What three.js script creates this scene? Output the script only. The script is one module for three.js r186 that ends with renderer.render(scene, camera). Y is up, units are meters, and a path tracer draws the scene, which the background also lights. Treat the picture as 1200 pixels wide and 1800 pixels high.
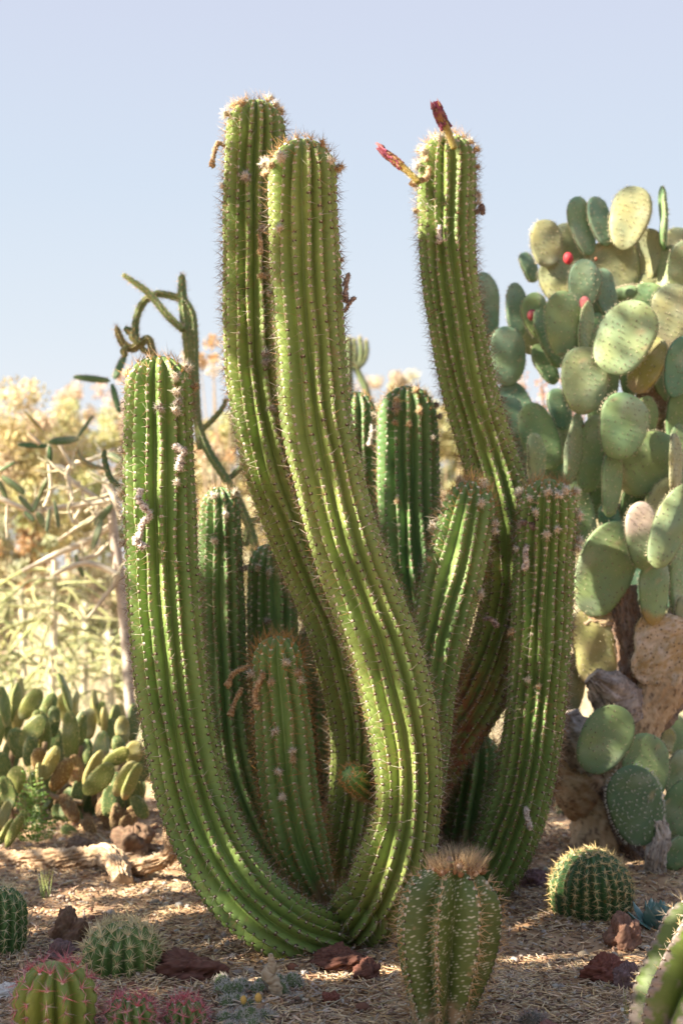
import * as THREE from 'three';
import { ImprovedNoise } from 'three/addons/math/ImprovedNoise.js';

// ───────────────────────── camera, sky, sun, exposure ─────────────────────────
const F = 2500, EYE = 0.87, HORIZON = 1000;
const scene = new THREE.Scene();
const camera = new THREE.PerspectiveCamera(2 * Math.atan(900 / F) * 180 / Math.PI, 682 / 1024, 0.1, 900);
camera.position.set(0, EYE, 0);
camera.lookAt(0, EYE, -1);
camera.setViewOffset(1200, 1800, 0, 900 - HORIZON, 1200, 1800);
camera.focus = 3.0; camera.userData.fStop = 3.2;
const renderer = new THREE.WebGLRenderer({ antialias: true });
renderer.setSize(682, 1024);
renderer.toneMapping = THREE.LinearToneMapping;
const EXPO = 4.3;
renderer.toneMappingExposure = EXPO;
renderer.shadowMap.enabled = true;

const SUN = new THREE.Vector3(-0.78, 0.54, 0.31).normalize();
const sun = new THREE.DirectionalLight(new THREE.Color(1, 0.87, 0.67), 5);
sun.position.copy(SUN).multiplyScalar(30); sun.castShadow = true; sun.shadow.radius = .7;
sun.shadow.camera.left = sun.shadow.camera.bottom = -12; sun.shadow.camera.right = sun.shadow.camera.top = 12;
sun.shadow.camera.far = 80; sun.shadow.mapSize.set(4096, 4096);
scene.add(sun, sun.target);
{
  const W = 512, Hh = 256, a = new Float32Array(W * Hh * 4), ramp = [[-90, .50, .42, .33], [0, .93, .93, .94], [4, .88, .91, .95], [9, .77, .85, .93], [15, .68, .78, .91], [22, .65, .71, .87], [40, .50, .58, .78], [90, .38, .47, .70]];
  for (let j = 0; j < Hh; j++) for (let i = 0; i < W; i++) {
    const el = ((j + .5) / Hh - .5) * 180, az = ((i + .5) / W - .5) * 2 * Math.PI, ce = Math.cos(el * Math.PI / 180);
    let k = 1; while (k < ramp.length - 1 && ramp[k][0] < el) k++;
    const p = ramp[k - 1], q = ramp[k], t = el < 0 ? 0 : Math.min(1, Math.max(0, (el - p[0]) / (q[0] - p[0])));
    const cs = Math.cos(az) * ce * SUN.x + Math.sin(el * Math.PI / 180) * SUN.y + Math.sin(az) * ce * SUN.z;
    const glow = el < 0 ? 0 : .55 * Math.pow(Math.max(0, cs), 9), o = (j * W + i) * 4;
    for (let c = 0; c < 3; c++) a[o + c] = (p[c + 1] + (q[c + 1] - p[c + 1]) * t + glow * [1, .93, .8][c]) / EXPO;
    a[o + 3] = 1;
  }
  const sky = new THREE.DataTexture(a, W, Hh, THREE.RGBAFormat, THREE.FloatType);
  sky.mapping = THREE.EquirectangularReflectionMapping; sky.magFilter = sky.minFilter = THREE.LinearFilter; sky.needsUpdate = true;
  scene.background = sky; scene.environment = sky;
}

// ───────────────────────── helpers ─────────────────────────
const V3 = (x, y, z) => new THREE.Vector3(x, y, z);
const at = (px, py, d) => V3((px - 600) * d / F, EYE - (py - HORIZON) * d / F, -d);       // a point seen at that pixel of the 1200 x 1800 photograph, d metres away
const groundAt = (px, d) => V3((px - 600) * d / F, 0, -d);
const noiser = new ImprovedNoise();
const nz = (x, y, z) => noiser.noise(x + 101.3, y + 57.1, z + 33.7);
const fbm = (x, y, z) => nz(x, y, z) * .6 + nz(x * 2.1, y * 2.1, z * 2.1) * .3 + nz(x * 4.3, y * 4.3, z * 4.3) * .15;
let seed = 12345;
const reseed = (s) => { seed = s | 0; };
const R = () => { seed = (seed + 0x6d2b79f5) | 0; let t = Math.imul(seed ^ (seed >>> 15), 1 | seed); t = (t + Math.imul(t ^ (t >>> 7), 61 | t)) ^ t; return ((t ^ (t >>> 14)) >>> 0) / 4294967296; };
const rr = (a, b) => a + (b - a) * R();
const rs = (a) => (R() * 2 - 1) * a;
const rdir = () => { const z = rs(1), a = R() * 6.2832, s = Math.sqrt(1 - z * z); return V3(Math.cos(a) * s, Math.sin(a) * s, z); };
const clamp = (x, a, b) => Math.min(b, Math.max(a, x));
const smooth = (x, a, b) => { const t = clamp((x - a) / (b - a), 0, 1); return t * t * (3 - 2 * t); };
const lerp = (a, b, t) => a + (b - a) * t;
const mix = (a, b, t) => [lerp(a[0], b[0], t), lerp(a[1], b[1], t), lerp(a[2], b[2], t)];
const vary = (c, k) => { const f = 1 + rs(k); return [c[0] * f * (1 + rs(k * .3)), c[1] * f, c[2] * f * (1 + rs(k * .3))]; };

const std = (o) => new THREE.MeshStandardMaterial({ vertexColors: true, roughness: .9, ...o });
const M = {
  skin: std({ roughness: .55 }), pad: std({ roughness: .6 }), spine: std({ roughness: .55 }), wool: std({ roughness: 1 }), bark: std({ roughness: .95 }), rock: std({ roughness: .95 }),
  bud: std({ roughness: .6 }), chip: std({ roughness: .95 }), soil: std({ roughness: 1 }),
  leaf: new THREE.MeshPhysicalMaterial({ vertexColors: true, roughness: .9, transmission: .4, thickness: 0, side: THREE.DoubleSide }),
  shadeLeaf: new THREE.MeshPhysicalMaterial({ vertexColors: true, roughness: .9, transmission: .15, thickness: 0, side: THREE.DoubleSide }),
  agave: std({ roughness: .55 }),
};

class MB {                                                          // collects pieces, builds ONE named Mesh
  constructor() { this.p = []; this.c = []; this.n = []; this.i = []; }
  vert(x, y, z, nx, ny, nz_, c) { this.p.push(x, y, z); this.n.push(nx, ny, nz_); this.c.push(c[0], c[1], c[2]); return this.p.length / 3 - 1; }
  cone(p, dir, len, r, c, c2, sides = 3) {                          // a spine or hair
    const a = Math.abs(dir.y) < .9 ? V3(0, 1, 0) : V3(1, 0, 0), u = a.cross(dir).normalize(), w = V3().crossVectors(dir, u), b = [], off = R() * 6;
    for (let k = 0; k < sides; k++) {
      const t = off + k / sides * 6.2832, x = u.x * Math.cos(t) + w.x * Math.sin(t), y = u.y * Math.cos(t) + w.y * Math.sin(t), z = u.z * Math.cos(t) + w.z * Math.sin(t);
      b.push(this.vert(p.x + x * r, p.y + y * r, p.z + z * r, x, y, z, c));
    }
    const tip = this.vert(p.x + dir.x * len, p.y + dir.y * len, p.z + dir.z * len, dir.x, dir.y, dir.z, c2 || c);
    for (let k = 0; k < sides; k++) this.i.push(b[k], b[(k + 1) % sides], tip);
  }
  dome(p, n, r, h, c, sides = 6) {                                  // a small felt cushion
    const a = Math.abs(n.y) < .9 ? V3(0, 1, 0) : V3(1, 0, 0), u = a.cross(n).normalize(), w = V3().crossVectors(n, u), id = [];
    for (let k = 0; k < sides; k++) {
      const t = k / sides * 6.2832, ct = Math.cos(t), st = Math.sin(t), q = r * (1 + rs(.15)), x = u.x * ct + w.x * st, y = u.y * ct + w.y * st, z = u.z * ct + w.z * st;
      id.push(this.vert(p.x + x * q - n.x * h * .2, p.y + y * q - n.y * h * .2, p.z + z * q - n.z * h * .2, x * .8 + n.x * .6, y * .8 + n.y * .6, z * .8 + n.z * .6, c));
    }
    const top = this.vert(p.x + n.x * h, p.y + n.y * h, p.z + n.z * h, n.x, n.y, n.z, c);
    for (let k = 0; k < sides; k++) this.i.push(id[k], id[(k + 1) % sides], top);
  }
  grid(rows, cols, fn, wrap = true, capEnds = false) {              // fn(row, col) -> [Vector3, colour]; normals computed over the grid
    const base = this.p.length / 3, m = wrap ? cols : cols + 1, i0 = this.i.length;
    for (let r = 0; r <= rows; r++) for (let c = 0; c < m; c++) { const [v, k] = fn(r, c); this.vert(v.x, v.y, v.z, 0, 0, 0, k); }
    for (let r = 0; r < rows; r++) for (let c = 0; c < cols; c++) {
      const a = base + r * m + c, b = base + r * m + (c + 1) % m, d = a + m, e = b + m;
      this.i.push(a, b, e, a, e, d);
    }
    if (capEnds) for (const r of [0, rows]) {
      let x = 0, y = 0, z = 0; for (let c = 0; c < m; c++) { const q = (base + r * m + c) * 3; x += this.p[q] / m; y += this.p[q + 1] / m; z += this.p[q + 2] / m; }
      const q = (base + r * m) * 3, ct = this.vert(x, y, z, 0, 0, 0, [this.c[q], this.c[q + 1], this.c[q + 2]]);
      for (let c = 0; c < cols; c++) { const a = base + r * m + c, b = base + r * m + (c + 1) % m; r ? this.i.push(a, b, ct) : this.i.push(b, a, ct); }
    }
    this.smoothFrom(i0);
    return base;
  }
  smoothFrom(i0) {
    const P = this.p, N = this.n, I = this.i, seen = new Set();
    for (let k = i0; k < I.length; k += 3) {
      const a = I[k] * 3, b = I[k + 1] * 3, c = I[k + 2] * 3;
      const ux = P[b] - P[a], uy = P[b + 1] - P[a + 1], uz = P[b + 2] - P[a + 2], vx = P[c] - P[a], vy = P[c + 1] - P[a + 1], vz = P[c + 2] - P[a + 2];
      const x = uy * vz - uz * vy, y = uz * vx - ux * vz, z = ux * vy - uy * vx;
      for (const q of [a, b, c]) { N[q] += x; N[q + 1] += y; N[q + 2] += z; seen.add(q); }
    }
    for (const q of seen) { const l = Math.hypot(N[q], N[q + 1], N[q + 2]) || 1; N[q] /= l; N[q + 1] /= l; N[q + 2] /= l; }
  }
  tube(pts, rad, col, sides = 8, rows = 0, lump = 0, lumpF = 30) {  // a limb along points; rad: numbers per point; col: colour or function(t, v)
    const cv = new THREE.CatmullRomCurve3(pts, false, 'centripetal'), n = rows || Math.max(4, pts.length * 6), fr = frames(cv, n), rc = (t) => { const x = t * (rad.length - 1), k = Math.min(rad.length - 2, Math.floor(x)); return rad.length < 2 ? rad[0] : lerp(rad[k], rad[k + 1], x - k); };
    this.grid(n, sides, (r, c) => {
      const f = fr[r], th = -c / sides * 6.2832, q = rc(r / n);
      const o = V3().addScaledVector(f.N, Math.cos(th)).addScaledVector(f.B, Math.sin(th)), v = f.P.clone().addScaledVector(o, q);
      if (lump) v.addScaledVector(o, q * lump * fbm(v.x * lumpF, v.y * lumpF, v.z * lumpF));
      return [v, typeof col === 'function' ? col(r / n, v) : col];
    }, true, true);
  }
  ball(ctr, rx, ry, rz, col, seg = 8, lump = 0, lumpF = 20) {
    this.grid(seg, seg * 2, (r, c) => {
      const a = r / seg * Math.PI, b = c / seg * Math.PI, o = V3(Math.sin(a) * Math.cos(b), Math.cos(a), -Math.sin(a) * Math.sin(b)).multiplyScalar(-1);
      o.y *= -1; o.y = -o.y;
      const v = V3(ctr.x + o.x * rx, ctr.y + o.y * ry, ctr.z + o.z * rz);
      if (lump) { const f = 1 + lump * fbm(v.x * lumpF, v.y * lumpF, v.z * lumpF); v.set(ctr.x + o.x * rx * f, ctr.y + o.y * ry * f, ctr.z + o.z * rz * f); }
      return [v, typeof col === 'function' ? col(v, o) : col];
    });
  }
  quad(ctr, u, w, c) {                                              // a leaf: four corners, pointed at both ends
    const n = V3().crossVectors(u, w).normalize(), f = (a, b, k) => this.vert(ctr.x + u.x * a + w.x * b + n.x * k, ctr.y + u.y * a + w.y * b + n.y * k, ctr.z + u.z * a + w.z * b + n.z * k, n.x, n.y, n.z, c), k = .12 * u.length();
    const a = f(-1, 0, 0), b = f(0, 1, k), d = f(1, 0, -k), e = f(0, -1, k);
    this.i.push(a, d, b, a, e, d);
  }
  geo() {
    const g = new THREE.BufferGeometry();
    g.setAttribute('position', new THREE.BufferAttribute(new Float32Array(this.p), 3));
    g.setAttribute('normal', new THREE.BufferAttribute(new Float32Array(this.n), 3));
    g.setAttribute('color', new THREE.BufferAttribute(new Float32Array(this.c), 3));
    g.setIndex(new THREE.BufferAttribute(new Uint32Array(this.i), 1));
    return g;
  }
  build(name, mat, parent, kind) {
    const m = new THREE.Mesh(this.geo(), mat); m.name = name; m.castShadow = m.receiveShadow = true;
    if (kind) m.userData.kind = kind;
    (parent || scene).add(m);
    return m;
  }
}
function frames(curve, n) {                                         // centres and transported frames; the first axis starts towards the camera
  const out = []; let N = null;
  for (let r = 0; r <= n; r++) {
    const P = curve.getPointAt(r / n), T = curve.getTangentAt(r / n);
    if (!N) { N = Math.abs(T.z) < .92 ? V3(0, 0, 1) : V3(0, 1, 0); }
    N = N.clone().addScaledVector(T, -N.dot(T)).normalize();
    out.push({ P, T, N, B: V3().crossVectors(T, N) });
  }
  return out;
}
const used = {};
function numbered(name) { const k = used[name] = (used[name] ?? -1) + 1; return k ? `${name}_${String(k).padStart(3, '0')}` : name; }
function tag(o, label, category, group) { o.userData.label = label; o.userData.category = category; if (group) o.userData.group = group; return o; }
function thing(name, label, category, group, p) { const o = new THREE.Group(); o.name = numbered(name); scene.add(o); if (p) o.position.copy(p); return tag(o, label, category, group); }
const local = (parent, m) => { m.position.sub(parent.position); return m; };   // a part built in world places, hung under a thing that stands elsewhere

// ───────────────────────── ground ─────────────────────────
const hump = (x, z) => .012 * fbm(x * 2.3, 0, z * 2.3) + .008 * nz(x * 9, 3, z * 9) + .004 * nz(x * 27, 7, z * 27);
const mounds = [[0, -3.42, .24, .012], [.35, -3.72, .2, .02], [-.1, -3.32, .16, .006], [.30, -2.95, .10, .008], [.61, -3.5, .16, .02], [-.46, -3.02, .13, .02], [-.53, -2.62, .12, .015], [-.39, -2.64, .1, .015], [.85, -4.25, .4, .06], [-.9, -4.7, .5, .05], [-.76, -3.18, .12, .015], [-.18, -2.8, .16, .018]];
const groundY = (x, z) => { let y = hump(x, z) * smooth(-z, 40, 8); for (const [a, b, r, h] of mounds) y += h * Math.exp(-((x - a) ** 2 + (z - b) ** 2) / (r * r)) * (1 + .5 * nz(x * 14, 5, z * 14)); return y; };
{
  const xs = [], zs = [];
  for (let x = -1.6; x <= 1.6001; x += .016) xs.push(x);
  for (let k = 0, x = 1.65, st = .1; x < 420; x += st, st *= 1.35) { xs.push(x); xs.unshift(-x); }
  for (let z = -2.3; z >= -6.2; z -= .018) zs.push(z);
  for (let z = -6.3, st = .12; z > -480; z -= st, st *= 1.25) zs.push(z);
  for (let z = -2.2, st = .12; z < 30; z += st, st *= 1.4) zs.unshift(z);
  const b = new MB(), soil = [.31, .175, .09], grit = [.48, .325, .205], straw = [.60, .455, .28], far = [.50, .45, .26];
  b.grid(zs.length - 1, xs.length - 1, (r, c) => {
    const x = xs[c], z = zs[r], k = fbm(x * 3.1, 9, z * 3.1), f = nz(x * 38, 4, z * 38), q = nz(x * 11, 2, z * 11);
    let col = mix(soil, grit, clamp(.5 + 1.1 * k + .5 * f, 0, 1));
    col = mix(col, straw, smooth(q + .4 * f, .1, .5) * .7);
    col = mix(col, far, smooth(-z + 1.2 * k, 5.2, 7));
    return [V3(x, groundY(x, z), z), col];
  }, false);
  const g = b.build('ground', M.soil); g.userData.kind = 'structure';
}
// mulch: straw slivers, wood chips and grit lying on the soil
reseed(77);
{
  const makeChips = (name, count, geo, colors, size, place) => {
    const m = new THREE.InstancedMesh(geo, new THREE.MeshStandardMaterial({ roughness: .95 }), count), d = new THREE.Object3D(), c = new THREE.Color();
    for (let k = 0; k < count; k++) {
      const [x, z] = place(), s = size();
      d.position.set(x, groundY(x, z) + rr(.001, .008), z); d.rotation.set(rs(.35), R() * 6.28, rs(.35)); d.scale.set(s[0], s[1], s[2]); d.updateMatrix();
      m.setMatrixAt(k, d.matrix); const q = vary(colors[Math.floor(R() * colors.length)], .3); m.setColorAt(k, c.setRGB(...q));
    }
    m.name = name; m.userData.kind = 'stuff'; m.castShadow = m.receiveShadow = true; scene.add(m);
  };
  const sliver = new THREE.BufferGeometry();                        // a bent splinter of unit length
  { const b = new MB(); b.tube([V3(-.5, 0, 0), V3(-.15, .05, .03), V3(.2, .02, -.03), V3(.5, 0, .02)], [.25, .5, .45, .1], [1, 1, 1], 4, 3); sliver.copy(b.geo()); sliver.deleteAttribute('color'); }
  const bit = new THREE.IcosahedronGeometry(.5, 0);
  const near = () => { if (R() < .22) { const q = mounds[Math.floor(R() * mounds.length)], a = R() * 6.28, r = q[2] * rr(.3, 1.15); return [q[0] + Math.cos(a) * r, q[1] + Math.sin(a) * r]; } const d = 2.45 + 2.9 * Math.pow(R(), 1.25), x = (rs(690)) * d / F; return [x, -d]; };
  const strawPatch = () => { for (;;) { const [x, z] = near(); if (fbm(x * 2.2, 5, z * 2.2) + (x > -.05 && z > -3.2 ? .22 : -.06) > rs(.3)) return [x, z]; } };
  const pale = [[.68, .52, .33], [.74, .59, .40], [.58, .42, .27], [.50, .39, .28], [.66, .47, .26]], brown = [[.26, .16, .10], [.38, .26, .17], [.16, .10, .07], [.50, .36, .24], [.44, .36, .29]];
  // unit thickness of the sliver is 1 x 1, so scale.y and scale.z are real widths
  makeChips('straw_mulch', 21000, sliver, pale, () => [rr(.012, .042), rr(.0016, .003), rr(.0018, .004)], strawPatch);
  makeChips('bark_mulch', 19000, sliver, brown, () => [rr(.008, .03), rr(.002, .005), rr(.003, .008)], near);
  makeChips('twigs', 700, sliver, [[.30, .20, .12], [.46, .34, .22], [.20, .13, .09], [.52, .44, .34]], () => [rr(.04, .12), rr(.002, .0045), rr(.002, .0045)], near);
  makeChips('leaf_litter', 900, bit, [[.34, .21, .10], [.48, .34, .18], [.22, .13, .08], [.42, .37, .32]], () => { const q = rr(.010, .026); return [q, q * .18, q * rr(.4, .7)]; }, near);
  makeChips('grit', 12000, bit, [[.35, .28, .23], [.46, .40, .35], [.22, .15, .12], [.30, .19, .14]], () => { const s = rr(.003, .011); return [s, s * .7, s * rr(.7, 1.3)]; }, near);
}

// ───────────────────────── ribbed cactus bodies ─────────────────────────
const GOLD = [.52, .27, .06], TAN = [.46, .31, .15], UMBER = [.17, .09, .045], ASH = [.50, .45, .39];
/* pts: [Vector3, radius] from the base to the tip. Returns the stem mesh with its areoles and spines as children. */
function ribbedStem(parent, name, o) {
  const C = new THREE.CatmullRomCurve3(o.pts.map((p) => p[0]), false, 'centripetal'), NS = 500, tab = [0];
  let prev = C.getPoint(0); for (let k = 1; k <= NS; k++) { const q = C.getPoint(k / NS); tab.push(tab[k - 1] + q.distanceTo(prev)); prev = q; }
  const L = tab[NS], rads = o.pts.map((p) => p[1]), nSeg = rads.length - 1;
  const tOf = (s) => { let lo = 0, hi = NS; while (hi - lo > 1) { const m = (lo + hi) >> 1; tab[m] <= s ? lo = m : hi = m; } return (lo + clamp((s - tab[lo]) / (tab[hi] - tab[lo] || 1), 0, 1)) / NS; };
  const cat = (a, b, c, d, t) => .5 * (2 * b + (c - a) * t + (2 * a - 5 * b + 4 * c - d) * t * t + (3 * b - a - 3 * c + d) * t * t * t);
  const rOf = (t) => { const x = t * nSeg, k = clamp(Math.floor(x), 0, nSeg - 1), g = (j) => rads[clamp(j, 0, nSeg)]; return cat(g(k - 1), g(k), g(k + 1), g(k + 2), x - k); };
  const cap = (o.cap ?? 1) * rads[nSeg], n = o.ribs, seg = o.seg ?? 11, ths = [], ds = o.ds ?? .0033, dep = (o.depth ?? .25) * (o.deep ?? 1.4), ex = o.round ?? -1.18, sp = o.spacing ?? .019;
  const svals = []; for (let s = 0, m = Math.max(1, Math.round((L - cap) / ds)), k = 0; k <= m; k++) svals.push((L - cap) * k / m);
  const nc = Math.max(10, Math.round(cap * 1.4 / ds)); for (let k = 1; k <= nc; k++) svals.push(L - cap * (1 - Math.sin(k / nc * Math.PI / 2)));
  const ph = o.phase ?? 0; for (let k = 0; k < n; k++) { const c0 = (k - ph) / n * 6.2832, m = o.even || Math.cos(c0) > -.35 ? seg : Math.max(4, seg >> 1); for (let j = 0; j < m; j++) ths.push((k - ph - .5 + j / m) / n * 6.2832); }
  const cols = ths.length, ribOff = Array.from({ length: n }, (_, k) => (k % 2) * .5 + rs(.14)), twist = o.twist ?? 0, wob = R() * 50;
  let N = o.side ? o.side.clone() : null; const fr = svals.map((s) => {
    const t = tOf(s), P = C.getPoint(t), T = C.getTangent(t);
    if (!N) N = Math.abs(T.z) < .92 ? V3(0, 0, 1) : V3(0, 1, 0);
    N = N.clone().addScaledVector(T, -N.dot(T)).normalize();
    const x = clamp((L - s) / cap, 0, 1), p = o.capP ?? 2.1, cf = s <= L - cap ? 1 : Math.pow(Math.max(0, 1 - Math.pow(1 - x, p)), 1 / p);
    return { s, t, P, T, N, B: V3().crossVectors(T, N), r: rOf(t) * cf, cf };
  });
  const notch = o.notch ?? .0046, w = sp * .15;
  const profile = (f, th, rib, u) => {                              // u: -0.5 .. 0.5 across a rib
    const h = ex < 0 ? 1 - Math.pow(Math.abs(2 * u), -ex) : Math.pow(Math.max(0, Math.cos(Math.PI * u)), ex);
    const dd = dep * (o.flat ? lerp(o.flat, 1, smooth(f.s / L, .0, .5)) : 1);
    let r = f.r * (1 - dd * (1 - h));
    const a = f.s / sp - ribOff[rib], fr_ = a - Math.round(a), crest = smooth(1 - Math.abs(2 * u), .55, .98);
    r -= notch * f.cf * Math.exp(-Math.pow(fr_ * sp / w, 2)) * crest;
    r += notch * .08 * f.cf * Math.cos(fr_ * 6.2832 + Math.PI) * crest;
    if (o.pinch) for (const [sc, wd, amt, a0] of o.pinch) r -= amt * Math.exp(-Math.pow((f.s / L - sc) / wd, 2)) * (a0 === undefined ? 1 : Math.pow(.5 + .5 * Math.cos(th - a0), 1.2));
    return r;
  };
  const point = (f, th) => {
    const v = th / 6.2832 * n + ph, rib = ((Math.round(v) % n) + n) % n, u = v - Math.round(v), tw = th + twist * f.s + (o.wander ?? .11) * nz(Math.cos(th) * 2 + wob, Math.sin(th) * 2, f.s * 4.5) + .02 * nz(Math.cos(th) * 3 + wob, Math.sin(th) * 3, f.s * 22);
    const r = profile(f, th, rib, u) * (1 + (o.wild ?? .016) * nz(.5 + wob, 2, f.s * 9) + (o.wild ?? .016) * .55 * nz(.5 + wob, 7, f.s * 31)) * (1 + .022 * nz(Math.cos(th) * 1.3 + wob, Math.sin(th) * 1.3, f.s * 7)), c = Math.cos(tw), s_ = Math.sin(tw);
    return [V3(f.P.x + (f.N.x * c + f.B.x * s_) * r, f.P.y + (f.N.y * c + f.B.y * s_) * r, f.P.z + (f.N.z * c + f.B.z * s_) * r), u, rib];
  };
  const body = new MB(), c1 = o.color, c2 = o.color2 ?? mix(c1, [c1[0] * 1.5, c1[1] * 1.15, c1[2]], .8), cork = o.cork ?? [.30, .20, .11];
  const flecks = o.flecks;
  body.grid(svals.length - 1, cols, (r, c) => {
    const f = fr[r], th = ths[c], [v, u] = point(f, th);
    let col = mix(c1, c2, clamp(.5 + 1.3 * fbm(v.x * 9, v.y * 6, v.z * 9 + wob), 0, 1));
    const fine = nz(v.x * 120, v.y * 70, v.z * 120) * .11 + nz(v.x * 330, v.y * 300, v.z * 330) * .06; col = [col[0] * (1 + fine), col[1] * (1 + fine), col[2] * (1 + fine)];
    const old = (o.oldTo ? smooth(f.s / L + .12 * fbm(v.x * 14, v.y * 14, v.z * 14), o.oldTo, o.oldTo * .45) : 0), sc = nz(v.x * 55, v.y * 42, v.z * 55 + wob) + .5 * nz(v.x * 170, v.y * 130, v.z * 170);
    col = mix(col, cork, clamp(smooth(sc, .5, .8) * .6 + old * smooth(sc, -.5, .3), 0, 1));
    if (o.crestCork) col = mix(col, vary(o.crestCork, .2), smooth(1 - Math.abs(2 * u) + .35 * nz(v.x * 60, v.y * 60, v.z * 60),   .74, .88) * smooth(f.s / L + .1 * nz(v.x * 20, v.y * 20, 3), .98, .75));
    if (flecks) { const band = Math.sin((f.s * 1 + Math.abs(u) * .03) * flecks.freq + 1.5 * nz(v.x * 40, v.y * 40, v.z * 40)), q = nz(v.x * 430, v.y * 820, v.z * 430) + .6 * nz(v.x * 1100, v.y * 1500, v.z * 1100); col = mix(col, [.62, .62, .52], smooth(band * .55 + q, flecks.cut, flecks.cut + .3) * .9); }
    return [v, col];
  });
  const mesh = body.build(name, M.skin, parent);
  // areoles and spines
  const fel = new MB(), spi = new MB(), S = o.spines ?? {}, cl = o.spineColors ?? [UMBER, [.26, .14, .05], [.12, .075, .045], ASH], surf = [];
  for (let rib = 0; rib < n; rib++) {
    const th = (rib - ph) / n * 6.2832;
    for (let k = 0; ; k++) {
      const s = (k + ribOff[rib]) * sp; if (s > L - cap * .03) break; if (s < .004) continue;
      let lo = 0, hi = svals.length - 1; while (hi - lo > 1) { const m = (lo + hi) >> 1; svals[m] <= s ? lo = m : hi = m; }
      const f = fr[s - svals[lo] < svals[hi] - s ? lo : hi], [v] = point(f, th), tw = th + twist * f.s, rad = V3().addScaledVector(f.N, Math.cos(tw)).addScaledVector(f.B, Math.sin(tw));
      const fa = fr[Math.max(0, lo - 3)], fb = fr[Math.min(fr.length - 1, hi + 3)], up = point(fb, th)[0].sub(point(fa, th)[0]).normalize(), nrm = rad.clone().addScaledVector(up, -rad.dot(up)).normalize();
      surf.push({ v, nrm, up });
      const young = smooth(s, L - (o.young ?? .12), L), age = 1 - young;
      if (nrm.z < -.55) continue;                                   // no hair on the side that faces away
      const fs = (o.felt ?? .0046) * rr(.75, 1.2), fc = vary(mix(o.feltOld ?? [.44, .38, .32], o.feltNew ?? [.66, .60, .50], clamp(young * .7 + R() * (o.feltMix ?? .45), 0, 1)), .18);
      const dk = o.feltDark ?? .8;
      if (dk > 0 && R() > young && R() < 1 - .75 * smooth(s / L, .38, .72)) { const pit = vary([.075, .05, .032], .3); fel.dome(v.clone().addScaledVector(nrm, -.001), nrm, fs * 1.12, fs * .45, pit, 6); fel.dome(v.clone().addScaledVector(nrm, fs * .12).addScaledVector(up, fs * .3), nrm, fs * .62, fs * .6, fc, 5); }
      else fel.dome(v.clone().addScaledVector(nrm, -.0005), nrm, fs, fs * .75, fc, 6);
      const side = V3().crossVectors(up, nrm), cnt = Math.round(lerp(S.oldN ?? 5, S.n ?? 7, young) + rs(1.2)), crownLift = young * (S.crown ?? .7);
      for (let q = 0; q < cnt; q++) {
        const a = q / cnt * 6.2832 + rs(.5), out = S.out ?? .75, spread = rr(.35, 1);
        const dir = nrm.clone().multiplyScalar(out * rr(.6, 1.2)).addScaledVector(side, Math.cos(a) * spread).addScaledVector(up, Math.sin(a) * spread - (S.droop ?? .15) * age + crownLift).normalize();
        const len = lerp(S.oldLen ?? .018, S.len ?? .032, young) * rr(.45, 1.15) * (o.spineScale ?? 1), col = vary(mix(cl[Math.floor(R() * cl.length)], S.youngColor ?? GOLD, young * .7), .25);
        spi.cone(v.clone().addScaledVector(nrm, fs * .4), dir, len, S.r ?? .00062, col, mix(col, S.tip ?? UMBER, .3), 3);
      }
      if (S.central) { const dir = nrm.clone().addScaledVector(up, rs(.35) + crownLift * .8 - .1 * age).addScaledVector(side, rs(.35)).normalize(); spi.cone(v.clone(), dir, (S.central) * rr(.7, 1.1), (S.r ?? .00062) * 1.35, vary(S.centralColor ?? GOLD, .2), S.tip ?? UMBER, 4); }
    }
  }
  fel.build('areoles', M.wool, mesh, 'stuff'); spi.build('spines', M.spine, mesh, 'stuff');
  mesh.surf = surf; mesh.fr = fr;
  return mesh;
}
const path = (d0, d1, list) => list.map(([px, py, hw, d], i) => { const q = d ?? lerp(d0, d1, i / (list.length - 1)); return [at(px, py, q), hw * q / F]; });
function nearest(mesh, px, py) {                                    // the areole of a stem seen nearest that pixel, on the side turned to the camera
  let best = null, bd = 1e9;
  for (const q of mesh.surf) {
    const d = -q.v.z, x = 600 + q.v.x * F / d, y = HORIZON - (q.v.y - EYE) * F / d, e = Math.hypot(x - px, y - py) + (q.nrm.z < -.25 ? 60 : 0);
    if (e < bd) { bd = e; best = q; }
  }
  return best;
}
const WHITE = [.70, .65, .57], CREAM = [.58, .46, .31], RUST = [.42, .22, .08], DARKWOOL = [.16, .10, .08];
function tuft(mesh, px, py, size, kind = 'w') {                     // what is left of a flower: a ragged ball of hair on an areole
  const q = nearest(mesh, px, py), s = size * 1.28 * -q.v.z / F, b = new MB(), c = q.v.clone().addScaledVector(q.nrm, s * .4);
  const core = kind === 'd' ? DARKWOOL : kind === 'b' ? RUST : CREAM, hair = kind === 'd' ? [.44, .41, .38] : kind === 'b' ? CREAM : WHITE, lobes = [];
  for (let k = 0; k < 5; k++) lobes.push(c.clone().addScaledVector(rdir(), s * .32));
  for (const l of lobes) b.ball(l, s * .2, s * .2, s * .2, () => vary(R() < .25 ? hair : mix(core, [.10, .06, .04], .4), .35), 5, .9, 260);
  const dish = rdir(); for (let k = 0; k < 170; k++) { const d = rdir(); if (d.dot(q.nrm) < -.6) continue; const p = lobes[k % 5].clone().addScaledVector(d, s * .1), e = d.addScaledVector(rdir(), .5).addScaledVector(dish, .5).normalize(); b.cone(p, e, s * rr(.25, .95), .00085, vary(R() < .25 ? core : hair, .25), vary(hair, .15), 3); }
  b.build('dried_flower', M.wool, mesh);
}
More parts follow.
